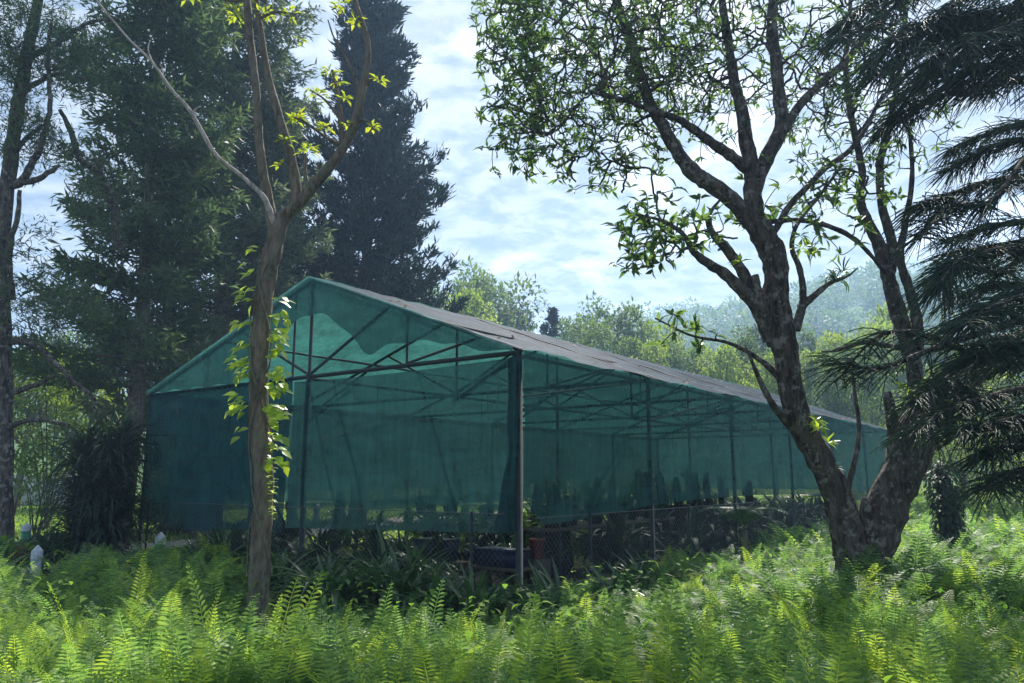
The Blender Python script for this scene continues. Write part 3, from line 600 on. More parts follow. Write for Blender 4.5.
for k, (px, py, Y, lab) in enumerate(fl):
    tp = P(px, py, Y); 
    t = thing('young_fern', lab, 'fern', (tp[0], tp[1], float(gz(tp[0], tp[1]))), 'bright young ferns in the foreground'); mb = MB()
    hh = tp[2]+.02; nn = 5
    for q in range(nn):
        V, Fc = FR_HI[(3, 0, 3, 1, 0)[q]]; a = np.array([random.uniform(0, 6.28)]); l = hh/.93*(1 if q == 0 else random.uniform(.6, .95))
        mb.inst(V*[.55, 1, 1], Fc, np.array([[tp[0]+random.uniform(-.05, .05), tp[1]+random.uniform(-.05, .05), float(gz(tp[0], tp[1]))]]), rotz(a) @ tiltx(np.array([random.uniform(-.05, .12)]))*l)
    mb.build('fronds', M['fern_bright'], t)

# strap-leaved clumps in front of the shade house
k = 0
for px, Y, ln, lab in ((318, 9.6, .75, 'dark strap-leaved clump right of the front middle post'), (345, 9.0, .85, 'glossy strap-leaved clump left of centre by the front fence'), (372, 9.3, .95, 'largest glossy strap-leaved clump by the front fence'), (400, 8.9, .85, 'strap-leaved clump with long arching leaves below the left blue tub'),
                      (430, 9.0, .65, 'small strap-leaved clump below the short trunk post'), (462, 8.7, .75, 'arching strap-leaved clump left of the corner post'), (492, 8.4, .7, 'strap-leaved clump close left of the corner post'), (535, 8.6, .6, 'strap-leaved clump close right of the corner post'),
                      (560, 8.9, .6, 'strap-leaved clump in front of the thickest trunk post'), (592, 9.6, .62, 'wide-leaved arching clump at the start of the side net'), (620, 10.4, .6, 'wide-leaved clump second along the side net'), (650, 11.2, .6, 'strap-leaved clump by the second side post'), (300, 10.2, .8, 'dark clump at the foot of the front middle post'), (235, 12.8, .9, 'shaggy dark clump under the closed front net')):
    p = P(px, 560, Y); g = float(gz(p[0], p[1])); t = thing('strap_leaf_plant', lab, 'plant', (p[0], p[1], g), 'strap-leaved plants along the shade house'); mb = MB()
    for q in range(4): rosette(mb, (p[0]+random.uniform(-.25, .25), p[1]+random.uniform(-.2, .2), g), 22, ln*1.25*random.uniform(.8, 1.1), tilt=(-.45, .3), wk=.8)
    mb.build('leaves', M['strap'], t)
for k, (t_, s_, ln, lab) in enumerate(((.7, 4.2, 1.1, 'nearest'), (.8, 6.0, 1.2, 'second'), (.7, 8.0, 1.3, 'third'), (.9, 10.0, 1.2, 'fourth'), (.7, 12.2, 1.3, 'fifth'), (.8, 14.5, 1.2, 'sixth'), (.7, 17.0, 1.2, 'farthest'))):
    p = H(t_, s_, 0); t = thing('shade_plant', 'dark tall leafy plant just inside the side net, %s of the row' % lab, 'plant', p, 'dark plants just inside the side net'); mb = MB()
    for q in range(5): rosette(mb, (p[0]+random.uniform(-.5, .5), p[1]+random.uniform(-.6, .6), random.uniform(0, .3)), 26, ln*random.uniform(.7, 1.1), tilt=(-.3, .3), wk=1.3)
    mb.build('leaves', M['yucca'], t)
rows = [(2.0+.95*k, .55+.2*(k % 2), .75+.1*(k % 3), 'in the front row behind the front fence') for k in range(7)] + [(1.9+.85*k, 6.4+.3*(k % 2), 1.0, 'on the floor between the two cross benches') for k in range(7)] + [(2.4, 9.5+2.0*k, 1.3, 'in the back row deep inside the shade house') for k in range(6)] + [(W_-.7, 2.5+2.4*k, 1.1, 'in the row added along the left side net') for k in range(8)]  # the left net row is added to block the bright lawn
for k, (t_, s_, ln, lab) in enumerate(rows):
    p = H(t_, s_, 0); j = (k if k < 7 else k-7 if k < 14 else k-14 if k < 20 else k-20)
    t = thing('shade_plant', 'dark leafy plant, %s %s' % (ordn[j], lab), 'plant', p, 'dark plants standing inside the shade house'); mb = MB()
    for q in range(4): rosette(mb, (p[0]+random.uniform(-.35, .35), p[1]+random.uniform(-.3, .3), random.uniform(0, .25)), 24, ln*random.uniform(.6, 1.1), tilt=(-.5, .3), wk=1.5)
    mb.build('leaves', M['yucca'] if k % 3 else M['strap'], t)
p = P(742, 500, 15.0); t = thing('drooping_palm', 'feathery drooping palm leaning out of the right side net', 'palm', (p[0], p[1], 0)); mb = MB()
for a in np.linspace(0, 6.0, 9):
    V, Fc = frond_T(18, 1.9, 60, .28, .05); mb.inst(V, Fc, np.array([[p[0], p[1], .55]]), rotz(np.array([a+.2])) @ tiltx(np.array([.1]))*1.15)
mb.build('fronds', M['strap'], t); mb = MB(); mb.tube([(p[0], p[1], -.05), (p[0], p[1], .6)], [.09, .07], 8, .1); mb.build('trunk', M['bark_brown'], t)

# ------------------------------------------------------------------ trees: skeleton from limbs, twigs to targets, leaves
class Tree:
    def __init__(s): s.mb = MB(); s.nodes = []; s.rad = []; s.dirs = []
    def limb(s, pts, k=5, sides=12, jit=.10, reg=True, wig=0.0):
        """pts: (px, py, depth, half width in px)"""
        W = np.array([np.append(P(a, b, c), r/F*c) for a, b, c, r in pts]); return s.limbw(W, k, sides, jit, reg, wig)
    def limbw(s, W, k=5, sides=12, jit=.1, reg=True, wig=0.0):
        Q = smooth_path(W, k); 
        if wig: Q[1:-1, :3] += RS.normal(0, wig, (len(Q)-2, 3))
        Q[:, 3] = np.maximum(Q[:, 3], .003)
        kn = 1+.05*np.sin(np.arange(len(Q))*1.9+RS.uniform(0, 6))
        s.mb.tube(Q[:, :3], Q[:, 3]*kn, sides, jit)
        if reg:
            d = norm(np.gradient(Q[:, :3], axis=0)); s.nodes += list(Q[:, :3]); s.rad += list(Q[:, 3]); s.dirs += list(d)
        return Q
    def reach(s, targets, r0=.012, seg=6, bend=.25, sides=5, up=0.25, maxr=.05, wig=.02, avoid_thick=.2):
        """grow one branch to each target from the nearest skeleton node; returns tips and directions"""
        targets = np.asarray(targets); Nn = np.array(s.nodes); Rr = np.array(s.rad); Dd = np.array(s.dirs)
        d0 = np.array([np.min(np.sum((Nn-t)**2, 1)) for t in targets]); tips = []; td = []
        for i in np.argsort(d0):
            t = targets[i]; v = t-Nn; dist = np.linalg.norm(v, axis=1)
            cost = dist*(1.25-.35*np.sum(v*Dd, 1)/(dist+1e-6))+(Rr > avoid_thick)*3
            j = int(np.argmin(cost)); a = Nn[j]; da = Dd[j]; ln = dist[j]
            if ln < .05: continue
            q = np.linspace(0, 1, seg+1)[:, None]; c1 = a+da*ln*bend*.8+RS.normal(0, .06*ln, 3); c2 = t-np.array([0, 0, up])*ln*.5+RS.normal(0, .06*ln, 3)
            pts = (1-q)**3*a+3*(1-q)**2*q*c1+3*(1-q)*q*q*c2+q**3*t; pts[1:-1] += RS.normal(0, wig*ln, (seg-1, 3))
            rs = min(maxr, Rr[j]*.75, r0*(1+ln*1.2)); rad = np.linspace(max(rs, r0*.6), r0*.45, seg+1)
            s.mb.tube(pts, rad, sides, .08, cap=False)
            dd = norm(np.gradient(pts, axis=0)); Nn = np.vstack([Nn, pts[1:]]); Rr = np.append(Rr, rad[1:]); Dd = np.vstack([Dd, dd[1:]])
            tips.append(t); td.append(dd[-1])
        s.nodes = list(Nn); s.rad = list(Rr); s.dirs = list(Dd); return np.array(tips), np.array(td)
def ell(px, py, Y, rx, ry, rz, n, hollow=.0):
    c = P(px, py, Y); v = rvec(n)*(RS.uniform(hollow, 1, (n, 1))**.45); return c+v*[rx, ry, rz]
def whorls(mb, tips, dirs, n, ln, wd, open_=.9, V=LEAF_V, Fc=LEAF_F, droop=.1):
    for k in range(n):
        m = len(tips); r = rvec(m); side = norm(np.cross(dirs, r)); d = dirs*RS.uniform(.1, .8, (m, 1))+side*open_-np.array([0, 0, droop])
        up = dirs+[0, 0, .6]+rvec(m)*.9; l = ln*RS.uniform(.6, 1.15, m)
        mb.inst(V, Fc, tips-dirs*RS.uniform(0, .05, (m, 1)), frames(d, up, wd*RS.uniform(.8, 1.2, m), l))
# --- slim vine tree (left foreground)
tb = P(260, 590, 8.0); tA = thing('slim_tree', 'slim forked tree with a vine on its trunk and sparse yellow-green leaves, left foreground', 'tree', (tb[0], tb[1], 0)); T1 = Tree()
T1.limb([(258, 640, 8, 11.5), (259, 590, 8, 10), (261, 540, 8, 9.6), (264, 480, 8, 9.2), (259, 420, 8, 9.8), (260, 350, 8, 8.8), (265, 290, 8, 9.2), (274, 245, 8, 9.2), (283, 215, 8, 8)], 6, 18, .08)
T1.limb([(276, 240, 8, 6), (268, 200, 8, 5.4), (260, 150, 7.95, 4.6), (256, 90, 7.9, 4.0), (250, 40, 7.9, 4.2), (245, -30, 7.8, 3.8), (240, -90, 7.8, 2.5)], 5, 10)
T1.limb([(282, 220, 8, 7), (296, 200, 8.05, 6), (292, 160, 8.1, 5), (283, 130, 8.1, 4.6), (270, 85, 8.2, 4.2), (262, 40, 8.2, 3.6), (256, -10, 8.2, 3), (262, -70, 8.3, 2)], 5, 10)
T1.limb([(280, 222, 8, 7), (303, 198, 7.95, 6.2), (325, 172, 7.9, 5.6), (343, 148, 7.85, 4.8), (356, 118, 7.8, 4.6), (364, 80, 7.8, 3.8), (368, 45, 7.8, 3.2), (358, 10, 7.8, 2.4), (348, -20, 7.8, 1.6)], 5, 10)
for l in ([(345, 145, 7.85, 3), (330, 140, 7.8, 2), (305, 122, 7.7, 1.4), (295, 118, 7.7, 1)], [(342, 148, 7.85, 3.5), (341, 125, 7.8, 2.8), (338, 95, 7.8, 2), (332, 70, 7.8, 1.2)], [(341, 120, 7.8, 2), (325, 100, 7.8, 1.2), (310, 90, 7.8, .8)],
          [(360, 105, 7.8, 2.4), (352, 70, 7.8, 1.6), (335, 40, 7.8, 1.1), (328, 20, 7.8, .8)], [(365, 85, 7.8, 2), (372, 78, 7.8, 1.2), (379, 76, 7.8, .8)], [(352, 125, 7.8, 2), (365, 120, 7.8, 1.2), (375, 127, 7.8, .8)], [(257, 20, 8.2, 2), (275, 12, 8.2, 1.3), (297, 14, 8.2, .8)], [(246, 0, 7.9, 2), (225, 0, 7.9, 1.3), (190, -14, 7.9, .8)], [(310, 190, 7.9, 3.5), (305, 175, 7.9, 2.2), (306, 155, 7.9, 1.4)]):
    T1.limb(l, 4, 6)
T1.mb.build('trunk', M['bark_brown'], tA, smooth=True)
T1b = Tree(); T1b.limb([(277, 230, 8, 3.8), (270, 212, 7.9, 3.3), (262, 195, 7.85, 2.8), (240, 175, 7.8, 2.3), (216, 155, 7.7, 2.1), (200, 128, 7.65, 2.3), (188, 108, 7.6, 2.0), (170, 88, 7.6, 1.7), (152, 62, 7.5, 1.4), (125, 35, 7.5, 1.1), (92, -5, 7.4, 1.1), (70, -30, 7.4, .8)], 5, 8, .08)
T1b.limb([(192, 115, 7.6, 1.4), (195, 110, 7.6, 1.1), (201, 106, 7.6, .7)], 3, 5); T1b.limb([(162, 75, 7.6, 1.2), (163, 70, 7.6, .8), (160, 64, 7.6, .6)], 3, 5); T1b.limb([(152, 62, 7.5, 1.0), (148, 50, 7.5, .9), (150, 40, 7.5, .5)], 3, 5)
tag(T1b.mb.build('bare_branch', M['dead_wood'], tA, smooth=True), 'long pale bare branch reaching up to the left')
mb = MB()
for px, py, Y, r, n in ((236, 14, 7.9, .13, 30), (262, 12, 8.2, .15, 34), (290, 14, 8.2, .1, 20), (329, 72, 7.8, .08, 30), (318, 94, 7.8, .10, 26), (338, 82, 7.8, .05, 12), (297, 118, 7.7, .09, 34), (325, 128, 7.8, .07, 20), (286, 140, 8.0, .08, 18), (309, 150, 7.9, .12, 34), (345, 98, 7.8, .06, 16), (342, 4, 7.8, .12, 26), (356, 22, 7.8, .08, 20), (379, 80, 7.8, .05, 12), (372, 127, 7.8, .07, 16), (348, 125, 7.8, .05, 12), (280, 165, 8, .04, 8), (190, -5, 7.9, .1, 14), (300, 40, 8, .05, 8)):
    c = P(px, py, Y); v = rvec(n)*RS.uniform(.1, 1, (n, 1))*[r, r, r*.55]; mb.inst(LEAF_V, LEAF_F, c+v, frames(norm(v)*[1, 1, .3]+rvec(n)*.5+[0, 0, .1], (0, 0, 1), RS.uniform(.025, .045, n), RS.uniform(.06, .11, n)))
mb.build('crown', M['young_leaf'], tA)
vb = P(262, 500, 7.85); tv = thing('climbing_vine', 'bright yellow-green vine climbing the slim forked tree trunk', 'vine', vb); mb = MB()
for ph in (0, 2.5):
    zz = np.linspace(0, 1, 40); py = 575-zz*320; ctr = np.array([P(np.interp(y_, [215, 245, 290, 350, 420, 480, 540, 590], [283, 274, 265, 260, 259, 264, 261, 259]), y_, 8.0) for y_ in py])
    mb.tube(ctr+np.stack([.125*np.cos(zz*9+ph), -.125*np.abs(np.sin(zz*9+ph)), 0*zz], -1), .008, 5)
mb.build('stem', M['bark_brown'], tv)
mb = MB(); mb2 = MB()
for py, sd_, n in [(252, -1, 4), (270, -1, 6), (290, -1, 8), (302, -1, 6), (316, 1, 9), (322, -1, 9), (333, 1, 10), (345, -1, 7), (352, 1, 8), (360, -1, 14), (372, -1, 12), (372, 1, 12), (385, 1, 12), (390, 1, 10), (408, -1, 12), (410, 1, 14), (418, 1, 10), (432, -1, 3), (452, 1, 5), (462, 1, 7), (300, 1, 4), (340, 1, 9), (398, -1, 6), (440, 1, 5)]:
    cx = np.interp(py, [245, 290, 350, 420, 480], [274, 265, 260, 259, 264]); c = P(cx+sd_*12, py, 7.95)
    v = np.stack([sd_*RS.uniform(-.05, .12, n), RS.uniform(-.12, .05, n), RS.uniform(-.06, .06, n)], -1); d = np.stack([sd_*RS.uniform(.2, 1.0, n), RS.uniform(-.7, .3, n), RS.uniform(-.7, .15, n)], -1)
    mb.inst(HX_V, HX_F, c+v, frames(d, (0, -.6, 1), RS.uniform(.06, .10, n), RS.uniform(.09, .15, n)))
for py in range(425, 520, 5):
    n = 3; c = P(271, py, 7.88); d = np.stack([RS.uniform(.2, 1, n), RS.uniform(-.8, -.1, n), RS.uniform(-.3, .3, n)], -1); mb.inst(HX_V, HX_F, c+RS.uniform(-.04, .04, (n, 3)), frames(d, (0, 0, 1), RS.uniform(.03, .05, n), RS.uniform(.05, .08, n)))
mb.build('leaves', M['vine_leaf'], tv)
# --- big leaning whorled-leaf tree (right)
tb = P(860, 575, 10); tB = thing('leaning_tree', 'big gnarled tree forking at its foot, with narrow whorled leaves, right of the shade house', 'tree', (tb[0], tb[1], 0)); T2 = Tree()
T2.limb([(860, 640, 10, 28), (858, 590, 10, 22), (854, 560, 10, 18), (846, 525, 10, 16), (835, 490, 9.95, 13.5), (818, 455, 9.9, 13), (801, 425, 9.9, 12.5), (791, 390, 9.85, 12), (786, 355, 9.8, 12), (780, 325, 9.8, 14), (776, 295, 9.8, 12), (775, 262, 9.8, 13), (765, 238, 9.8, 13), (750, 215, 9.8, 11)], 5, 24, .07)
T2.limb([(862, 640, 10.1, 27), (865, 590, 10.1, 22), (873, 550, 10.1, 19), (886, 510, 10.1, 19), (903, 470, 10.1, 18.5), (920, 430, 10.2, 21), (940, 402, 10.2, 17), (965, 380, 10.3, 14), (990, 358, 10.4, 12), (1030, 335, 10.5, 10), (1080, 300, 10.6, 8)], 5, 24, .08)
for l in ([(756, 225, 9.8, 11), (735, 203, 9.7, 10.5), (712, 185, 9.6, 10), (693, 172, 9.6, 9.5), (676, 150, 9.6, 8), (664, 128, 9.7, 7.5), (652, 108, 9.8, 7), (642, 80, 9.8, 6.5), (632, 45, 9.9, 6), (618, 5, 10, 5), (610, -40, 10, 4)],
          [(757, 228, 9.8, 11), (753, 200, 9.85, 11), (752, 170, 9.9, 9.5), (746, 140, 9.95, 9), (742, 110, 10, 7.5), (734, 80, 10.1, 6.5), (728, 40, 10.2, 5.5), (722, 0, 10.3, 5), (718, -60, 10.4, 3.5)],
          [(754, 190, 9.85, 9), (768, 155, 9.9, 9), (781, 128, 10, 8.5), (779, 95, 10, 8), (776, 60, 10.1, 7.5), (772, 30, 10.1, 7), (775, -10, 10.2, 6), (785, -70, 10.2, 4)],
          [(784, 130, 10, 6), (800, 105, 10.1, 5.5), (822, 82, 10.2, 5), (845, 62, 10.3, 4.5), (866, 35, 10.4, 4), (885, 5, 10.5, 3.2), (900, -40, 10.6, 2.4)],
          [(748, 170, 9.9, 7), (730, 155, 9.7, 6.8), (712, 143, 9.6, 6), (692, 128, 9.5, 5.2), (676, 118, 9.4, 4.2), (655, 112, 9.3, 3.4), (625, 100, 9.2, 2.6), (590, 92, 9.1, 1.8)],
          [(770, 340, 9.8, 9.5), (760, 312, 9.7, 8.5), (742, 290, 9.6, 7.5), (722, 272, 9.5, 6.5), (706, 262, 9.4, 5.5), (692, 250, 9.4, 4), (684, 235, 9.4, 3), (665, 222, 9.3, 2), (640, 215, 9.2, 1.4)],
          [(768, 325, 9.8, 8.5), (755, 295, 9.75, 7.5), (740, 268, 9.7, 6.5), (726, 248, 9.65, 6), (714, 235, 9.6, 4.5), (708, 222, 9.6, 3.2), (712, 210, 9.6, 2.2), (720, 200, 9.6, 1.4)],
          [(773, 345, 9.8, 7), (764, 310, 9.6, 5.5), (758, 290, 9.6, 5), (755, 275, 9.6, 4.4)],
          [(795, 330, 9.8, 6), (803, 300, 9.8, 4.5), (800, 270, 9.8, 3.6), (792, 248, 9.8, 3), (797, 225, 9.8, 2.4), (820, 195, 9.8, 2), (842, 165, 9.9, 1.4)],
          [(800, 308, 9.8, 5), (815, 295, 9.75, 4), (830, 283, 9.7, 2.8), (846, 277, 9.7, 1.6), (858, 268, 9.7, .7)],
          [(774, 232, 9.8, 4), (790, 205, 9.8, 4), (806, 188, 9.8, 3.6), (826, 168, 9.9, 3.4), (850, 150, 10, 3), (866, 128, 10.1, 2.6), (880, 100, 10.1, 2), (900, 80, 10.1, 1.5)],
          [(768, 222, 9.8, 3), (795, 220, 9.9, 3), (822, 224, 10, 3), (850, 236, 10.2, 3), (868, 252, 10.3, 2.4), (884, 272, 10.6, 2)],
          [(786, 385, 9.85, 5), (770, 368, 9.7, 3.6), (748, 352, 9.6, 2.8), (725, 342, 9.5, 2), (690, 335, 9.4, 1.5), (655, 318, 9.3, 1)],
          [(792, 428, 9.9, 5), (775, 408, 9.7, 4), (762, 385, 9.6, 3), (752, 362, 9.5, 2), (745, 345, 9.5, 1)],
          [(842, 505, 9.95, 6), (850, 478, 9.92, 3.6), (857, 450, 9.9, 2.8), (859, 425, 9.9, 2.4), (855, 395, 9.9, 2), (852, 370, 9.9, 1.6)],
          [(898, 455, 10, 11), (894, 430, 9.95, 8), (890, 408, 9.9, 6.5), (887, 392, 9.9, 4.5)],
          [(925, 430, 10.2, 9), (915, 395, 10.3, 9), (914, 365, 10.4, 9), (905, 335, 10.5, 9.5), (896, 305, 10.6, 9), (888, 275, 10.7, 8), (879, 245, 10.8, 7.5), (868, 222, 10.9, 6), (860, 200, 11, 5), (862, 170, 11, 4.5), (852, 120, 11, 4), (846, 70, 11.1, 3.4), (850, 10, 11.2, 2.6), (852, -50, 11.2, 2)],
          [(890, 275, 10.7, 6), (892, 245, 10.8, 6), (882, 205, 10.9, 5), (880, 165, 11, 4.5), (888, 130, 11, 4), (898, 80, 11, 3.4), (905, 20, 11, 3), (910, -40, 11, 2)],
          [(918, 350, 10.4, 7), (916, 315, 10.5, 6), (908, 285, 10.6, 5.5), (900, 258, 10.6, 5), (905, 225, 10.7, 4), (912, 180, 10.8, 3), (910, 130, 10.8, 2.4)],
          [(908, 350, 10.5, 3.5), (885, 345, 10.4, 3), (860, 343, 10.3, 2.6), (838, 350, 10.2, 2), (822, 352, 10.2, 1.2)],
          [(918, 436, 10, 6), (938, 432, 9.8, 5), (955, 420, 9.7, 4), (966, 412, 9.7, 2)],
          [(874, 545, 9.9, 9), (867, 515, 9.85, 7), (864, 498, 9.85, 3.5)]):
    T2.limb([(a, b, c, d*.86) for a, b, c, d in l], 5, 12, .11)
mid = np.concatenate([ell(590, 60, 10, 1.7, 1.5, 1.3, 170), ell(540, 130, 9.8, .9, .9, .5, 22), ell(720, 40, 10.3, 1.3, 1.5, 1.2, 150), ell(850, 60, 10.5, 1.2, 1.4, 1.2, 140), ell(690, 235, 9.5, .8, .7, .4, 20), ell(650, -60, 10.2, 2.6, 2, 1, 40), ell(840, -60, 10.6, 2.2, 2, 1, 40), ell(840, 190, 10.3, .7, .8, .5, 14), ell(600, 170, 9.6, .8, .7, .3, 12)])
T2.reach(mid, .026, 9, .5, 6, .1, .05, .02)
tw = np.concatenate([ell(600, 60, 10, 1.75, 1.7, 1.25, 1000), ell(640, 20, 10, 1.3, 1.5, 1.2, 800), ell(620, 95, 9.8, 1.2, 1.2, .6, 350), ell(520, 35, 10, .75, 1.0, .9, 260), ell(545, 115, 9.8, .95, .9, .5, 210), ell(525, 150, 9.7, .65, .6, .38, 55), ell(610, 160, 9.6, .9, .8, .38, 90), ell(710, 40, 10.3, 1.3, 1.5, 1.2, 520), ell(690, 110, 10, 1.0, 1.2, .7, 200), ell(830, 110, 10.3, 1.0, 1.2, .8, 220), ell(830, 50, 10.5, 1.3, 1.4, 1.1, 480), ell(670, 225, 9.4, .75, .7, .45, 70), ell(640, 250, 9.3, .4, .4, .3, 22), ell(660, -70, 10.2, 2.6, 2, .9, 130), ell(850, -60, 10.6, 2.2, 2, .9, 120), ell(845, 190, 10.2, .8, .8, .6, 75), ell(900, 130, 10.6, .8, .8, .7, 130), ell(780, 200, 9.8, .7, .8, .6, 30), ell(690, 330, 9.4, .5, .4, .3, 14), ell(830, 240, 9.8, .5, .5, .3, 10)])
tips, td = T2.reach(tw, .0115, 6, .45, 4, .15, .022, .014)
T2.mb.build('trunk', M['bark_dark'], tB, smooth=True)
mb = MB(); td2 = norm(td+[0, 0, .35]); inner = (tips[:, 0] > P(545, 60, 10)[0]) & (tips[:, 2] > P(600, 160, 10)[2])
keep = ~inner | (RS.uniform(size=len(tips)) < .45)
low = ~inner & (tips[:, 2] < P(650, 180, 9.5)[2]); out_ = ~inner & ~low; whorls(mb, tips[out_], td2[out_], 5, .15, .038, 1.0, HX_V, HX_F); whorls(mb, tips[low], td2[low], 5, .19, .055, 1.0, HX_V, HX_F); whorls(mb, tips[keep & inner], td2[keep & inner], 4, .14, .034, .9, HX_V, HX_F)
mb.build('crown', M['tree_leaf'], tB)
# epiphytes and fresh shoots on it
for px, py, Y, n, l in ((836, 282, 9.65, 26, .3), (843, 272, 9.65, 16, .25), (905, 372, 10.1, 20, .3), (918, 395, 10, 20, .3), (830, 470, 9.8, 14, .25)): 
    mb = MB(); rosette(mb, P(px, py, Y), n, l, tilt=(-1.2, .3)); tag(mb.build('epiphyte', M['strap'], tB), 'dark clump of epiphytes growing on a limb')
for px, py, Y in ((820, 428, 9.6), (828, 443, 9.6), (905, 385, 9.9), (815, 420, 9.6), (800, 248, 9.6), (817, 250, 9.6), (800, 236, 9.6), (740, 262, 9.5), (920, 392, 9.9), (955, 405, 9.6)):
    mb = MB(); n = 8; d = rvec(n)*[1, .6, .5]; mb.inst(LEAF_V, LEAF_F, np.repeat(P(px, py, Y)[None], n, 0), frames(d, (0, -.5, 1), .055, RS.uniform(.12, .2, n)))
    tag(mb.build('fresh_shoot', M['vine_leaf'], tB), 'bright sunlit shoot sprouting from a limb')

# --- conifers
def conifer_branchy(name, label, base, H_, R_, mat, bark, nbr, nspray, blade=(.035, .16), shape=1.0, droop=.3, start=.05, tips_up=.3, trunk_r=.25, irregular=.3, seed=1, clump=.35, lean=(0, 0), group=None, density=1.0, tier=0):
    rs = np.random.RandomState(seed); base = np.array(base, float); base[2] = float(gz(base[0], base[1]))
    t = thing(name, label, 'tree', base, group)
    mt = MB(); mc = MB(); n = 14; z = np.linspace(-.02, 1, n)
    ax = np.stack([base[0]+lean[0]*z+.1*np.sin(z*7), base[1]+lean[1]*z, base[2]+z*H_], -1); mt.tube(ax, trunk_r*(1-z*.93)*1.0, 12, .08)
    C = []; D = []
    for k in range(nbr):
        f = start+(1-start)*((k+rs.uniform(0, 1))/nbr)**.92
        if tier: f = min(.985, (round(f*tier)+rs.normal(0, .13))/tier)
        L_ = R_*(1-f)**shape*(1+rs.uniform(-irregular, irregular))+.15
        L_ *= min(1, .35+f*4) if start < .12 else 1
        a = rs.uniform(0, 2*math.pi); q = np.linspace(0, 1, 7)
        zc = -droop*L_*q+tips_up*L_*q**2.5+rs.normal(0, .02*L_, 7).cumsum(); p0 = np.array([np.interp(f, z, ax[:, 0]), np.interp(f, z, ax[:, 1]), base[2]+f*H_])
        pts = p0+np.stack([np.cos(a)*L_*q, np.sin(a)*L_*q, zc], -1); pts[1:, :2] += rs.normal(0, .03*L_, (6, 2)).cumsum(0)*.5
        mt.tube(pts, np.linspace(max(.012, trunk_r*.22*(1-f)), .006, 7), 4, cap=False)
        m = int(nspray*(L_/R_)*density)+6; u = rs.uniform(.12, 1, m)**.75; i0 = np.minimum((u*6).astype(int), 5); fr = (u*6-i0)[:, None]
        c = pts[i0]*(1-fr)+pts[i0+1]*fr; out = norm(pts[i0+1]-pts[i0])
        side = np.stack([-np.sin(a)*np.ones(m), np.cos(a)*np.ones(m), np.zeros(m)], -1)*rs.choice([-1, 1], (m, 1))
        off = side*rs.uniform(0, 1, (m, 1))*clump*L_*(1.05-u[:, None])*.9+rs.normal(0, .07, (m, 3))
        C.append(c+off); D.append(norm(out*.7+side*rs.uniform(.1, .9, (m, 1))+rs.normal(0, .25, (m, 3))+[0, 0, tips_up*.5-droop*.5]))
    C = np.concatenate(C); D = np.concatenate(D); return t, mt, mc, C, D, rs
def sprays(mc, C, D, rs, n, ln, wd, spread=.5, dz=0.0):
    """each spray point becomes a small tuft of needle blades"""
    for k in range(n):
        m = len(C); d = norm(D+rs.normal(0, spread, (m, 3))+[0, 0, dz]); mc.inst(BL_V, BL_F, C+rs.normal(0, ln*.25, (m, 3)), frames(d, rs.normal(size=(m, 3)), wd*rs.uniform(.7, 1.3, m), ln*rs.uniform(.6, 1.4, m)))
b = P(359, 480, 30); b[2] = 0
t, mt, mc, C, D, rs = conifer_branchy('spruce', 'tall dark blue-green spruce rising directly behind the gable of the shade house', b, 24.5, 3.85, M['spruce'], None, 430, 55, shape=.80, droop=-.05, tips_up=.45, trunk_r=.35, seed=3, clump=.20, irregular=.42, tier=30)
mt.build('trunk', M['bark_brown'], t, smooth=True); sprays(mc, C, D, rs, 5, .34, .085, .45, .12); mc.build('crown', M['spruce'], t)
def cyp(px, Y, H_, R_, seed, label, mat, tr=.28, shape=.35, start=.12, nb=330, lean=(0, 0), ns=44, k=4):
    b = P(px, 480, Y); t, mt, mc, C, D, rs = conifer_branchy('cypress_tree', label, b, H_, R_, None, None, nb, ns, shape=shape, droop=.05, tips_up=.25, trunk_r=tr, seed=seed, clump=.42, irregular=.45, start=start, lean=lean, group='dark evergreens left of the shade house')
    mt.build('trunk', M['bark_grey'], t, smooth=True); sprays(mc, C, D, rs, k, .26, .06, .6, -.25); mc.build('crown', mat, t)
cyp(125, 17.5, 17, 1.9, 5, 'evergreen with a grey ridged trunk beside the spiky dark plant', M['cypress'], .21, .3, .2, 230)
cyp(210, 21.5, 19, 2.7, 6, 'broad drooping evergreen behind the left end of the shade house', M['cypress2'], .4, .35, .08, 330)
cyp(258, 27.0, 16, 1.7, 7, 'darker evergreen in the gap between the broad one and the tall spruce', M['spruce'], .3, .4, .05, 300)
0 and cyp(75, 27, 15, 2.5, 8, 'loose evergreen farther back behind the grey ridged trunk', M['cypress'], .3, .4, .45, 130, ns=30, k=4)
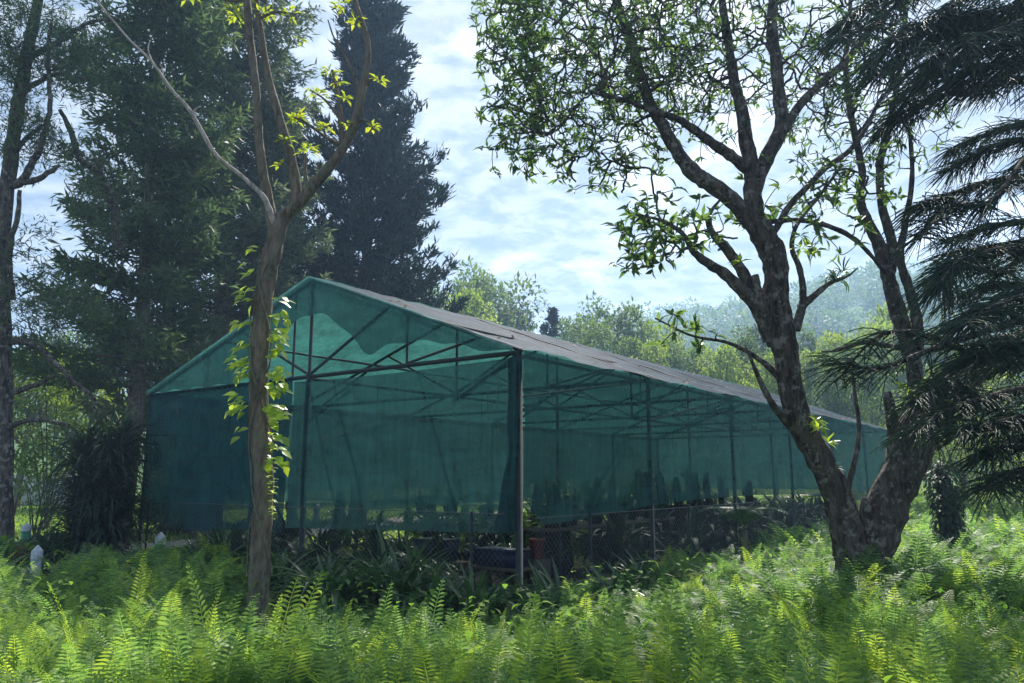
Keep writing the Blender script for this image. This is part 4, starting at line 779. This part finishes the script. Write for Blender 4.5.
# --- open pine, far left
tP = thing('open_pine', 'twisty open-branched pine at the far left edge with sky showing through', 'tree', P(2, 480, 14)*[1, 1, 0]); T3 = Tree()
T3.limb([(4, 545, 14, 9), (4, 450, 14, 8), (3, 360, 14, 8), (2, 280, 14, 8), (4, 215, 14, 7.5), (12, 150, 14, 7), (20, 95, 14, 6.5), (28, 50, 14, 6), (38, 0, 14, 5), (45, -60, 14, 4)], 5, 12)
for l in ([(5, 190, 14, 5), (22, 180, 13.9, 4), (34, 160, 13.8, 3.6), (44, 135, 13.7, 3), (50, 105, 13.6, 2.4), (48, 60, 13.5, 2), (52, 20, 13.5, 1.5)], [(8, 172, 14, 3), (20, 145, 14, 2.6), (36, 130, 14, 2.2), (44, 125, 14, 1.6)], [(12, 300, 14, 3.5), (10, 250, 13.9, 3), (18, 215, 13.8, 2.6), (20, 190, 13.7, 2)],
          [(5, 180, 14, 4), (30, 182, 13.9, 3.2), (50, 172, 13.8, 2.6), (60, 165, 13.8, 1.4)], [(120, 250, 16, 5), (112, 200, 15.5, 4.5), (98, 172, 15, 4), (80, 158, 14.6, 3.4), (70, 130, 14.4, 3), (60, 110, 14.3, 2)], [(28, 60, 14, 3.5), (60, 40, 13.8, 2.6), (90, 22, 13.6, 2), (120, 20, 13.5, 1.2)], [(22, 90, 14, 3), (55, 75, 13.8, 2.2), (85, 80, 13.6, 1.5)], [(10, 340, 14, 4), (35, 345, 14, 3.2), (60, 368, 14, 2.6), (95, 400, 14, 1.8)], [(4, 395, 14, 4), (35, 385, 14, 2.6), (55, 375, 14, 1.6)], [(4, 430, 14, 3), (30, 420, 13.8, 2.4), (70, 425, 13.6, 1.6)]):
    T3.limb(l, 5, 8, .1, wig=.01)
tg = np.concatenate([ell(40, 40, 13.6, 1.0, 1.2, 1.0, 120), ell(15, 130, 13.8, .5, 1, .8, 45), ell(60, 140, 14, .6, 1, .5, 28), ell(50, 310, 14, 1.0, 1.2, .6, 70), ell(20, 250, 13.8, .5, .8, .6, 16), ell(0, 60, 13.6, .7, 1, 1.2, 70), ell(100, 200, 15, .8, .8, 1, 40), ell(60, -40, 13.6, 1.4, 1.2, .6, 50), ell(85, 60, 14, .6, 1, 1.0, 50)])
tips, td = T3.reach(tg, .011, 7, .4, 4, .1, .025, .05); T3.mb.build('trunk', M['bark_dark'], tP, smooth=True)
mc = MB(); rs = np.random.RandomState(4); C = np.repeat(tips, 9, 0)+rs.normal(0, .12, (len(tips)*9, 3)); sprays(mc, C, np.repeat(td, 9, 0), rs, 3, .16, .022, .7, -.2); mc.build('crown', M['cypress'], tP)
# --- right hand conifer with long drooping strands
rx0 = P(1085, 480, 8.6); tR = thing('drooping_conifer', 'dark conifer with long stringy drooping needle strands filling the right edge', 'tree', rx0*[1, 1, 0]); T4 = Tree()
T4.limbw(np.array([(rx0[0], rx0[1], -.1, .24), (rx0[0]+.02, 8.6, 2, .22), (rx0[0], 8.6, 4, .19), (rx0[0]+.05, 8.6, 6.2, .15), (rx0[0], 8.6, 8.5, .1), (rx0[0], 8.6, 11, .05)]), 5, 14)
brs = [[(1085, 20, 8.6, 6), (1030, 15, 8.3, 5), (970, 25, 8.0, 3.6), (915, 50, 7.8, 2.4), (868, 80, 7.6, 1.2)], [(1085, -60, 8.6, 6), (1010, -40, 8.2, 5), (940, -20, 7.9, 3.6), (880, 0, 7.7, 2.2), (840, 25, 7.6, 1.2)], [(1085, 90, 8.6, 6), (1030, 80, 8.3, 5), (980, 85, 8.2, 3.6), (930, 100, 8.0, 2.2), (890, 120, 8.0, 1.2)],
       [(1085, 190, 8.6, 6), (1040, 178, 8.4, 5), (990, 182, 8.2, 3.6), (950, 195, 8.0, 2.4), (920, 205, 7.9, 1.2)], [(1085, 270, 8.6, 6), (1040, 255, 8.4, 5), (1000, 250, 8.2, 4), (965, 262, 8.0, 2.8), (938, 278, 7.9, 1.4)], [(1085, 350, 8.6, 6), (1040, 320, 8.3, 5), (990, 330, 8.0, 4), (930, 350, 7.8, 3), (880, 368, 7.6, 2), (835, 362, 7.5, 1)],
       [(1085, 420, 8.6, 6), (1045, 390, 8.4, 5), (1000, 395, 8.2, 4), (950, 410, 8.0, 2.5), (915, 432, 7.9, 1.3)], [(1085, 140, 8.6, 5), (1050, 120, 9.4, 4), (1000, 130, 10.0, 3), (950, 150, 10.4, 1.6)], [(1085, 300, 8.6, 5), (1060, 290, 7.6, 4), (1010, 300, 7.0, 3), (965, 320, 6.7, 1.6)], [(1085, 230, 8.6, 5), (1050, 220, 9.4, 4), (1000, 225, 10.0, 3), (950, 240, 10.4, 1.6)], [(1085, -10, 8.6, 5), (1060, 0, 7.6, 4), (1000, 10, 7.0, 3), (940, 20, 6.8, 1.6)], [(1085, 460, 8.6, 5), (1060, 440, 8.3, 4), (1020, 440, 8.0, 3), (985, 455, 7.8, 1.5)], [(1085, 385, 8.6, 5), (1040, 365, 9.2, 4), (985, 370, 9.6, 3), (940, 385, 9.8, 1.6)], [(1085, 60, 8.6, 5), (1040, 45, 7.8, 4), (985, 50, 7.3, 3), (930, 70, 7.1, 1.6)]]
brs += [[(a, b+random.uniform(-34, 34), c+random.choice((-1, 1))*random.uniform(.3, .9)*min(1, (1090-a)/90), d*.8) for a, b, c, d in l] for l in brs]
brs += [[(1085, 10, 8.6, 5), (1045, -10, 7.6, 4), (1000, -15, 7.2, 3), (950, 5, 6.9, 2), (905, 40, 6.8, 1.2)], [(1085, 40, 8.6, 5), (1050, 50, 7.3, 4), (1010, 60, 6.8, 3), (960, 72, 6.5, 1.5)], [(1085, 380, 8.6, 5), (1060, 350, 7.4, 4), (1020, 345, 7.0, 3), (975, 355, 6.7, 1.5)], [(1085, 400, 8.6, 5), (1050, 410, 7.8, 4), (1010, 420, 7.5, 3), (960, 430, 7.3, 1.5)], [(1085, 320, 8.6, 5), (1050, 290, 9.4, 4), (1000, 285, 9.8, 3), (950, 300, 10, 1.6)]]
Q = [T4.limb(l, 6, 8, .08) for l in brs]
strand_c = []; strand_d = []; rs = np.random.RandomState(9)
for q, l in zip(Q, brs):
    c = q[:, :3]; m = 360
    if l[-1][1] > 330 and l[-1][0] < 900: m = 130
    u = rs.uniform(.05, 1, m)**.8*(len(c)-1.01); i0 = u.astype(int); fr = (u-i0)[:, None]; p = c[i0]*(1-fr)+c[i0+1]*fr; ax = norm(c[i0+1]-c[i0]); sd_ = norm(np.cross(ax, [0, 0, 1.0]))*rs.choice([-1, 1], (m, 1))
    strand_c.append(p); strand_d.append(norm(ax*rs.uniform(.3, 1.0, (m, 1))+sd_*rs.uniform(.2, 1.0, (m, 1))+rs.normal(0, .22, (m, 3))+[0, 0, .0]))
SC = np.concatenate(strand_c); SD = np.concatenate(strand_d); mc = MB()
for c, d in zip(SC, SD):
    ln = rs.uniform(.2, .52); q = np.linspace(0, 1, 6)[:, None]; pts = c+d*ln*q+np.array([0, 0, -.32])*ln*q**2; mc.tube(pts, np.linspace(.007, .004, 6), 3, cap=False)
    m = 32; u = rs.uniform(.02, 1, m)[:, None]; pp = c+d*ln*u+np.array([0, 0, -.32])*ln*u**2; r = rs.normal(size=(m, 3)); dd = norm(d*1.1+np.array([0, 0, -.64])*u+norm(r)*.42)
    mc.inst(BL_V, BL_F, pp, frames(dd, r, .006, rs.uniform(.022, .045, m)))
T4.mb.build('trunk', M['bark_dark'], tR, smooth=True); mc.build('crown', M['conifer'], tR)

# ------------------------------------------------------------------ smaller plants left and right
def spiky(px, Y, h, r, label):
    b = P(px, 500, Y); t = thing('spiky_plant', label, 'plant', (b[0], b[1], 0)); mt = MB(); mt.tube([(b[0], b[1], -.05), (b[0], b[1], h*.8)], [.09, .05], 8, .1); mt.build('stem', M['bark_brown'], t)
    mb = MB(); 
    for k in range(60):
        z = .15+h*.92*k/60
        rosette(mb, (b[0]+random.uniform(-.38, .38), b[1]+random.uniform(-.3, .3), z), 34, r*random.uniform(.75, 1.05), T=[strap_leaf_T(5, .9, .028), strap_leaf_T(5, .5, .028), strap_leaf_T(5, 1.6, .03)], tilt=(-1.1, .3))
    mb.build('leaves', M['yucca'], t)
spiky(97, 14.0, 2.25, 1.1, 'dense dark spiky-leaved bush beside the left front corner of the shade house')
# ivy covered stump on the right
b = P(948, 520, 13.5); t = thing('leafy_stump', 'small dark ivy-covered stump standing in the ferns right of the leaning trunk', 'stump', (b[0], b[1], 0)); mt = MB(); mt.tube([(b[0], b[1], -.05), (b[0]+.03, b[1], .8), (b[0]-.05, b[1], 1.75)], [.22, .17, .1], 10, .15); mt.build('trunk', M['fibre'], t)
mb = MB(); n = 1500; a = RS.uniform(0, 6.28, n); z = RS.uniform(.25, 1.9, n); r = (.27+.06*np.sin(z*5))*RS.uniform(.6, 1.15, n); mb.inst(HX_V, HX_F, np.stack([b[0]+r*np.cos(a), b[1]+r*np.sin(a), z], -1), frames(np.stack([np.cos(a), np.sin(a), -.9+0*a], -1)+rvec(n)*.4, (0, 0, 1), .05, RS.uniform(.07, .12, n))); mb.build('ivy', M['yucca'], t)
def shrub(px, py, Y, rx, rz, n, mat, label, leaf=(.05, .11), zc=None, group=None, name='shrub', ry=None, stems=5):
    b = P(px, py, Y); g = float(gz(b[0], b[1])); t = thing(name, label, 'shrub', (b[0], b[1], g), group); T_ = MB(); ctr = np.array([b[0], b[1], b[2] if zc is None else g+zc])
    ms = MB(); ry = ry or rx; lob = ctr+rvec(7)*[rx*.6, ry*.6, rz*.6]; C = lob[RS.randint(0, 7, n)]+rvec(n)*RS.uniform(.3, 1, (n, 1))**.5*[rx*.55, ry*.55, rz*.55]; C[:, 2] = np.maximum(C[:, 2], g+.03)
    for k in range(stems): e = lob[k % 7]; ms.tube(smooth_path([(b[0]+.05*math.cos(k*2), b[1]+.05*math.sin(k*2), g-.03), (b[0]*.5+e[0]*.5, b[1]*.5+e[1]*.5, g+(e[2]-g)*.6), e], 3), np.linspace(.025, .008, 7), 5)
    ms.build('stems', M['bark_dark'], t); T_.inst(HX_V, HX_F, C, frames(norm(C-ctr)+rvec(n)*.8, (0, 0, 1), RS.uniform(.7, 1.3, n)*leaf[0], RS.uniform(.7, 1.3, n)*leaf[1])); T_.build('leaves', mat, t); return t
shrub(38, 500, 19, .7, .9, 900, M['far_leaf'], 'thin-stemmed loose shrub on the lawn at the far left', (.035, .09), 1.3, stems=7)
shrub(8, 535, 13.0, .45, .3, 700, M['broad'], 'low dark green plant at the left edge by the path', (.05, .14), .25)
shrub(58, 530, 13.5, .4, .3, 700, M['strap'], 'low leafy plant beside the red flower pot', (.05, .16), .28)
shrub(30, 540, 15.8, .5, .22, 500, M['strap'], 'low plant on the lawn edge behind the red flower pot', (.05, .16), .2)
shrub(190, 525, 21.5, 1.7, .9, 4000, M['yucca'], 'dark hedge clump added behind the closed front net to dim it', (.05, .14), .8, ry=.6)  # heightened to hide the bright lawn behind the net
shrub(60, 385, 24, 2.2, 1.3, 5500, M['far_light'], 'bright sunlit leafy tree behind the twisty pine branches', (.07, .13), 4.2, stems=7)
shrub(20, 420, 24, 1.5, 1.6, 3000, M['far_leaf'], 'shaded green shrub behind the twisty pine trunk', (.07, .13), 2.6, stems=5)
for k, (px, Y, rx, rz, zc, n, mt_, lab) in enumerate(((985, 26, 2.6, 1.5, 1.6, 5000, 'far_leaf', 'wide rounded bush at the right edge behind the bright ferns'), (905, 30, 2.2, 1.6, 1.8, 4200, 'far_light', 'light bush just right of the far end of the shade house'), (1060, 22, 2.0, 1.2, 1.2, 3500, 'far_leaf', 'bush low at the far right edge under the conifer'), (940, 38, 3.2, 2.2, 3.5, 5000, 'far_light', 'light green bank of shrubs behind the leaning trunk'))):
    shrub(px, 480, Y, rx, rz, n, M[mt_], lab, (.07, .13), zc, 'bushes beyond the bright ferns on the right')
# markers and pots on the left
def marker(px, py, Y, h, r, label, green=False):
    b = P(px, py, Y); g = float(gz(b[0], b[1])); t = thing('marker_post', label, 'post', (b[0], b[1], g), 'small white marker posts'); z1 = b[2]
    mb = MB(); mb.tube([(b[0], b[1], g-.05), (b[0], b[1], z1-h)], [r*.95, r*.95], 12); mb.build('shaft', M['green_paint'] if green else M['white'], t, smooth=True)
    mb = MB(); mb.tube([(b[0], b[1], z1-h), (b[0], b[1], z1-h*.4), (b[0], b[1], z1-h*.37), (b[0], b[1], z1)], [r*1.1, r*1.08, r*.95, r*.12], 8); mb.build('cap', M['white'], t, smooth=True)
marker(38, 545, 11.8, .2, .075, 'short white round-topped post among the ferns at the far left')
marker(161, 532, 14.2, .22, .09, 'short white round-topped post in front of the closed front net', True)
marker(27, 523, 16.0, .16, .09, 'white and green marker post just behind the red flower pot', True)
marker(211, 508, 24, .22, .10, 'small white post on the lawn seen under the closed net, left of the slim trunk')
marker(317, 503, 28, .22, .11, 'small white post on the lawn seen right of the front middle post')
b = P(25, 548, 14.6); t = thing('flower_pot', 'red flower pot standing by the path at the far left', 'flower pot', (b[0], b[1], 0)); mb = pot_mesh(.2, .3); mb.v = [v+np.array([b[0], b[1], 0.04]) for v in mb.v]; mb.build('pot', M['terracotta'], t, smooth=True); mb = MB(); rosette(mb, (b[0], b[1], .3), 20, .3); mb.build('leaves', M['strap'], t)
# pale low wall far left
mb = MB(); A = P(-40, 500, 46); mb.box((A[0]+3, 46, .75+float(gz(A[0], 46))), (9.5, .25, 1.9)); tag(mb.build('garden_wall', M['wall']), 'pale low garden wall behind the lawn at the far left', 'wall')
# lawn tufts
mb = MB(); n = 26000; y = RS.uniform(14.5, 42, n); x = RS.uniform(-.75, .35, n)*y; ins, t_, s_ = in_house(x, y, .1)
dpt = np.min(np.linalg.norm(np.stack([x, y], -1)[:, None]-pth[None, :, :2], axis=2), axis=1); m = (dpt > .95); x, y = x[m], y[m]; n = len(x)
mb.inst(BL_V, BL_F, np.stack([x, y, gz(x, y)], -1), frames(rvec(n)*[.6, .6, 0]+[0, 0, 1], rvec(n), RS.uniform(.03, .08, n), RS.uniform(.05, .16, n)))
tag(mb.build('lawn_grass', M['grass']), 'sunlit mown grass beyond the shade house and the path', 'grass', kind='stuff')
mb = MB(); n = 2600; y = RS.uniform(10, 30, n); x = RS.uniform(-.7, .6, n)*y; mb.inst(HX_V, HX_F, np.stack([x, y, gz(x, y)+.03+0*x], -1), frames(rvec(n)*[1, 1, .15], (0, 0, 1), .05, RS.uniform(.06, .12, n))); tag(mb.build('fallen_leaves', M['dry_leaf']), 'brown fallen leaves scattered on the ground and path', 'leaves', kind='stuff')

# ------------------------------------------------------------------ mid-distance and far trees
def broad_tree_meshes(seed, nleaf, leaf, mat, tall=1.0):
    """unit tree: height 1, crown radius about .4"""
    rs = np.random.RandomState(seed); mt = MB(); mc = MB()
    mt.tube(smooth_path([(0, 0, -.05), (.01, 0, .2), (-.01, .01, .4), (.02, 0, .65)], 3), np.linspace(.03, .012, 10), 8, .1)
    nl = 16; a = rs.uniform(0, 6.28, nl); z = rs.uniform(.32, .9, nl); rr = .30*np.sin(np.clip((z-.2)/.8, 0, 1)*math.pi)**.6*rs.uniform(.5, 1.1, nl)
    lob = np.stack([rr*np.cos(a), rr*np.sin(a), z], -1)
    for l in lob: mt.tube(smooth_path([(0, 0, l[2]*.5), l*.6+[0, 0, .08], l], 3), np.linspace(.012, .003, 7), 4, cap=False)
    w_ = rs.uniform(.09, .17, nl); k = rs.randint(0, nl, nleaf); v = norm(rs.normal(size=(nleaf, 3))); v[:, 2] *= .75; C = lob[k]+v*(w_[k]*rs.uniform(.55, 1.08, nleaf))[:, None]
    mc.inst(HX_V, HX_F, C, frames(v+rs.normal(0, .5, (nleaf, 3)), (0, 0, 1), leaf*.6*rs.uniform(.7, 1.3, nleaf), leaf*rs.uniform(.7, 1.3, nleaf)))
    return mt, mc
protos = {}
def far_tree(kind, px, Y, top_py, wpx, label, group='trees beyond the shade house'):
    if kind not in protos:
        seed, mat, nl, lf = {'a': (21, 'far_leaf', 7000, .028), 'b': (22, 'far_light', 7000, .028), 'c': (23, 'far_leaf', 6000, .03), 'd': (24, 'far_dark', 6500, .028)}[kind]
        mt, mc = broad_tree_meshes(seed, nl, lf, M[mat]); e = thing('broadleaf_tree', label, 'tree', (0, 0, 0), group); mt.build('trunk', M['bark_grey'], e, smooth=True); mc.build('crown', M[mat], e); protos[kind] = e; t = e
    else:
        s_ = protos[kind]; t = s_.copy(); COL.objects.link(t)
        for ch in s_.children: c2 = ch.copy(); COL.objects.link(c2); c2.parent = t
        t['label'] = label; t['group'] = group
    b = P(px, 480, Y); g = float(gz(b[0], Y)); top = P(px, top_py, Y)[2]; h = top-g; wr = max(wpx/F*Y/.8, h*.62)
    t.location = (float(b[0]), float(Y), g); t.scale = (wr, wr, h); t.rotation_euler = (0, 0, random.uniform(0, 6.28)); return t
FT = [('a', 452, 62, 262, 75, 'round-topped tree just right of the tall spruce'), ('c', 492, 70, 262, 80, 'taller bluish tree second from the spruce above the roof'), ('b', 470, 55, 290, 50, 'smaller pale tree in front of the round-topped one above the roof'), ('d', 525, 75, 302, 60, 'darker low tree left of the small dark cone tree'),
      ('a', 585, 66, 297, 75, 'broad tree right of the small dark cone tree'), ('c', 622, 60, 300, 70, 'broad tree with an uneven top above the middle of the roof'), ('b', 650, 50, 338, 60, 'pale tree in front, above the roof slope left of the leaning tree'), ('a', 690, 52, 335, 60, 'green tree behind the lowest left twig of the leaning tree'),
      ('b', 665, 62, 318, 60, 'pale rounded tree just left of the lower left limbs'), ('a', 745, 48, 330, 60, 'mid green tree tight against the left forked limbs'), ('b', 775, 40, 352, 60, 'low light green tree behind the main leaning trunk'), ('a', 860, 42, 342, 60, 'mid green tree low between the two main limbs'),
      ('b', 905, 62, 300, 60, 'tall light green tree behind the upper right limb'), ('a', 965, 44, 350, 60, 'mid green tree low behind the stringy conifer'), ('a', 610, 52, 322, 60, 'green tree in front of the uneven-topped broad tree'), ('b', 725, 44, 345, 60, 'light green tree close above the roof, left of the forked limbs'), ('b', 835, 46, 330, 80, 'light green tree seen between the two main limbs'), ('b', 880, 55, 320, 80, 'light green tree behind the right limb'), ('a', 800, 62, 325, 80, 'mid green tree farther back between the limbs'), ('a', 940, 58, 330, 90, 'mid green tree behind the drooping conifer'), ('b', 1000, 46, 370, 90, 'light green tree low behind the drooping conifer at the right edge'),
      ('d', 760, 70, 318, 60, 'dark tree behind the left forked limbs'), ('d', 20, 40, 330, 110, 'dark tree at the far left behind the lawn'), ('d', 110, 44, 300, 110, 'dark tree behind the spiky bush'), ('d', 200, 42, 330, 120, 'dark tree seen through the closed front net'), ('d', 300, 48, 340, 120, 'dark tree behind the front middle post'), ('d', 390, 52, 360, 120, 'dark tree seen through the open front net'), ('c', 440, 50, 330, 90, 'green tree behind the roof ridge'), ('a', 540, 48, 370, 100, 'green tree hidden low behind the roof slope'), ('c', 70, 50, 330, 110, 'grey-green tree filling the gap behind the twisty pine')]
for a in FT: far_tree(*a)
b = P(551, 480, 50); t, mt, mc, C, D, rs = conifer_branchy('cone_tree', 'small dark cone-shaped conifer standing above the middle of the roof', b, P(551, 308, 50)[2], 1.3, None, None, 90, 60, shape=.8, trunk_r=.12, seed=31, clump=.4, irregular=.15)
mt.build('trunk', M['bark_brown'], t, smooth=True); sprays(mc, C, D, rs, 3, .3, .13, .5); mc.build('crown', M['spruce'], t)
# far wood on the hillside
rs = np.random.RandomState(77); n = 3200; y = 85+rs.uniform(0, 1, n)**1.1*400; x = rs.uniform(-.35, .85, n)*y; g = gz(x, y); hh = rs.uniform(7, 15, n)
mb = MB()
for k in range(95):
    v = norm(rs.normal(size=(n, 3)))*[.33, .33, .36]*hh[:, None]*rs.uniform(.7, 1.05, (n, 1)); c = np.stack([x, y, g+hh*.62], -1)+v
    mb.inst(HX_V, HX_F, c, frames(v+rs.normal(0, 1.2, (n, 3)), (0, 0, 1), hh*.06, hh*.095*rs.uniform(.7, 1.3, n)))
tag(mb.build('hillside_wood', M['far_leaf']), 'hazy wooded hillside rising behind the trees', 'wood', kind='stuff')

# ------------------------------------------------------------------ haze
m, t = new_mat('haze_air'); pv = N(t, 'ShaderNodeVolumePrincipled'); pv.inputs['Color'].default_value = (.42, .66, 1, 1); pv.inputs['Density'].default_value = .0018; pv.inputs['Anisotropy'].default_value = .3
o = N(t, 'ShaderNodeOutputMaterial'); L(t, pv.outputs[0], o.inputs['Volume'])
mb = MB(); mb.box((100, 680, 58), (1900, 1560, 128)); tag(mb.build('haze', m), 'thin blue summer haze between the garden and the hills', 'haze', kind='stuff')
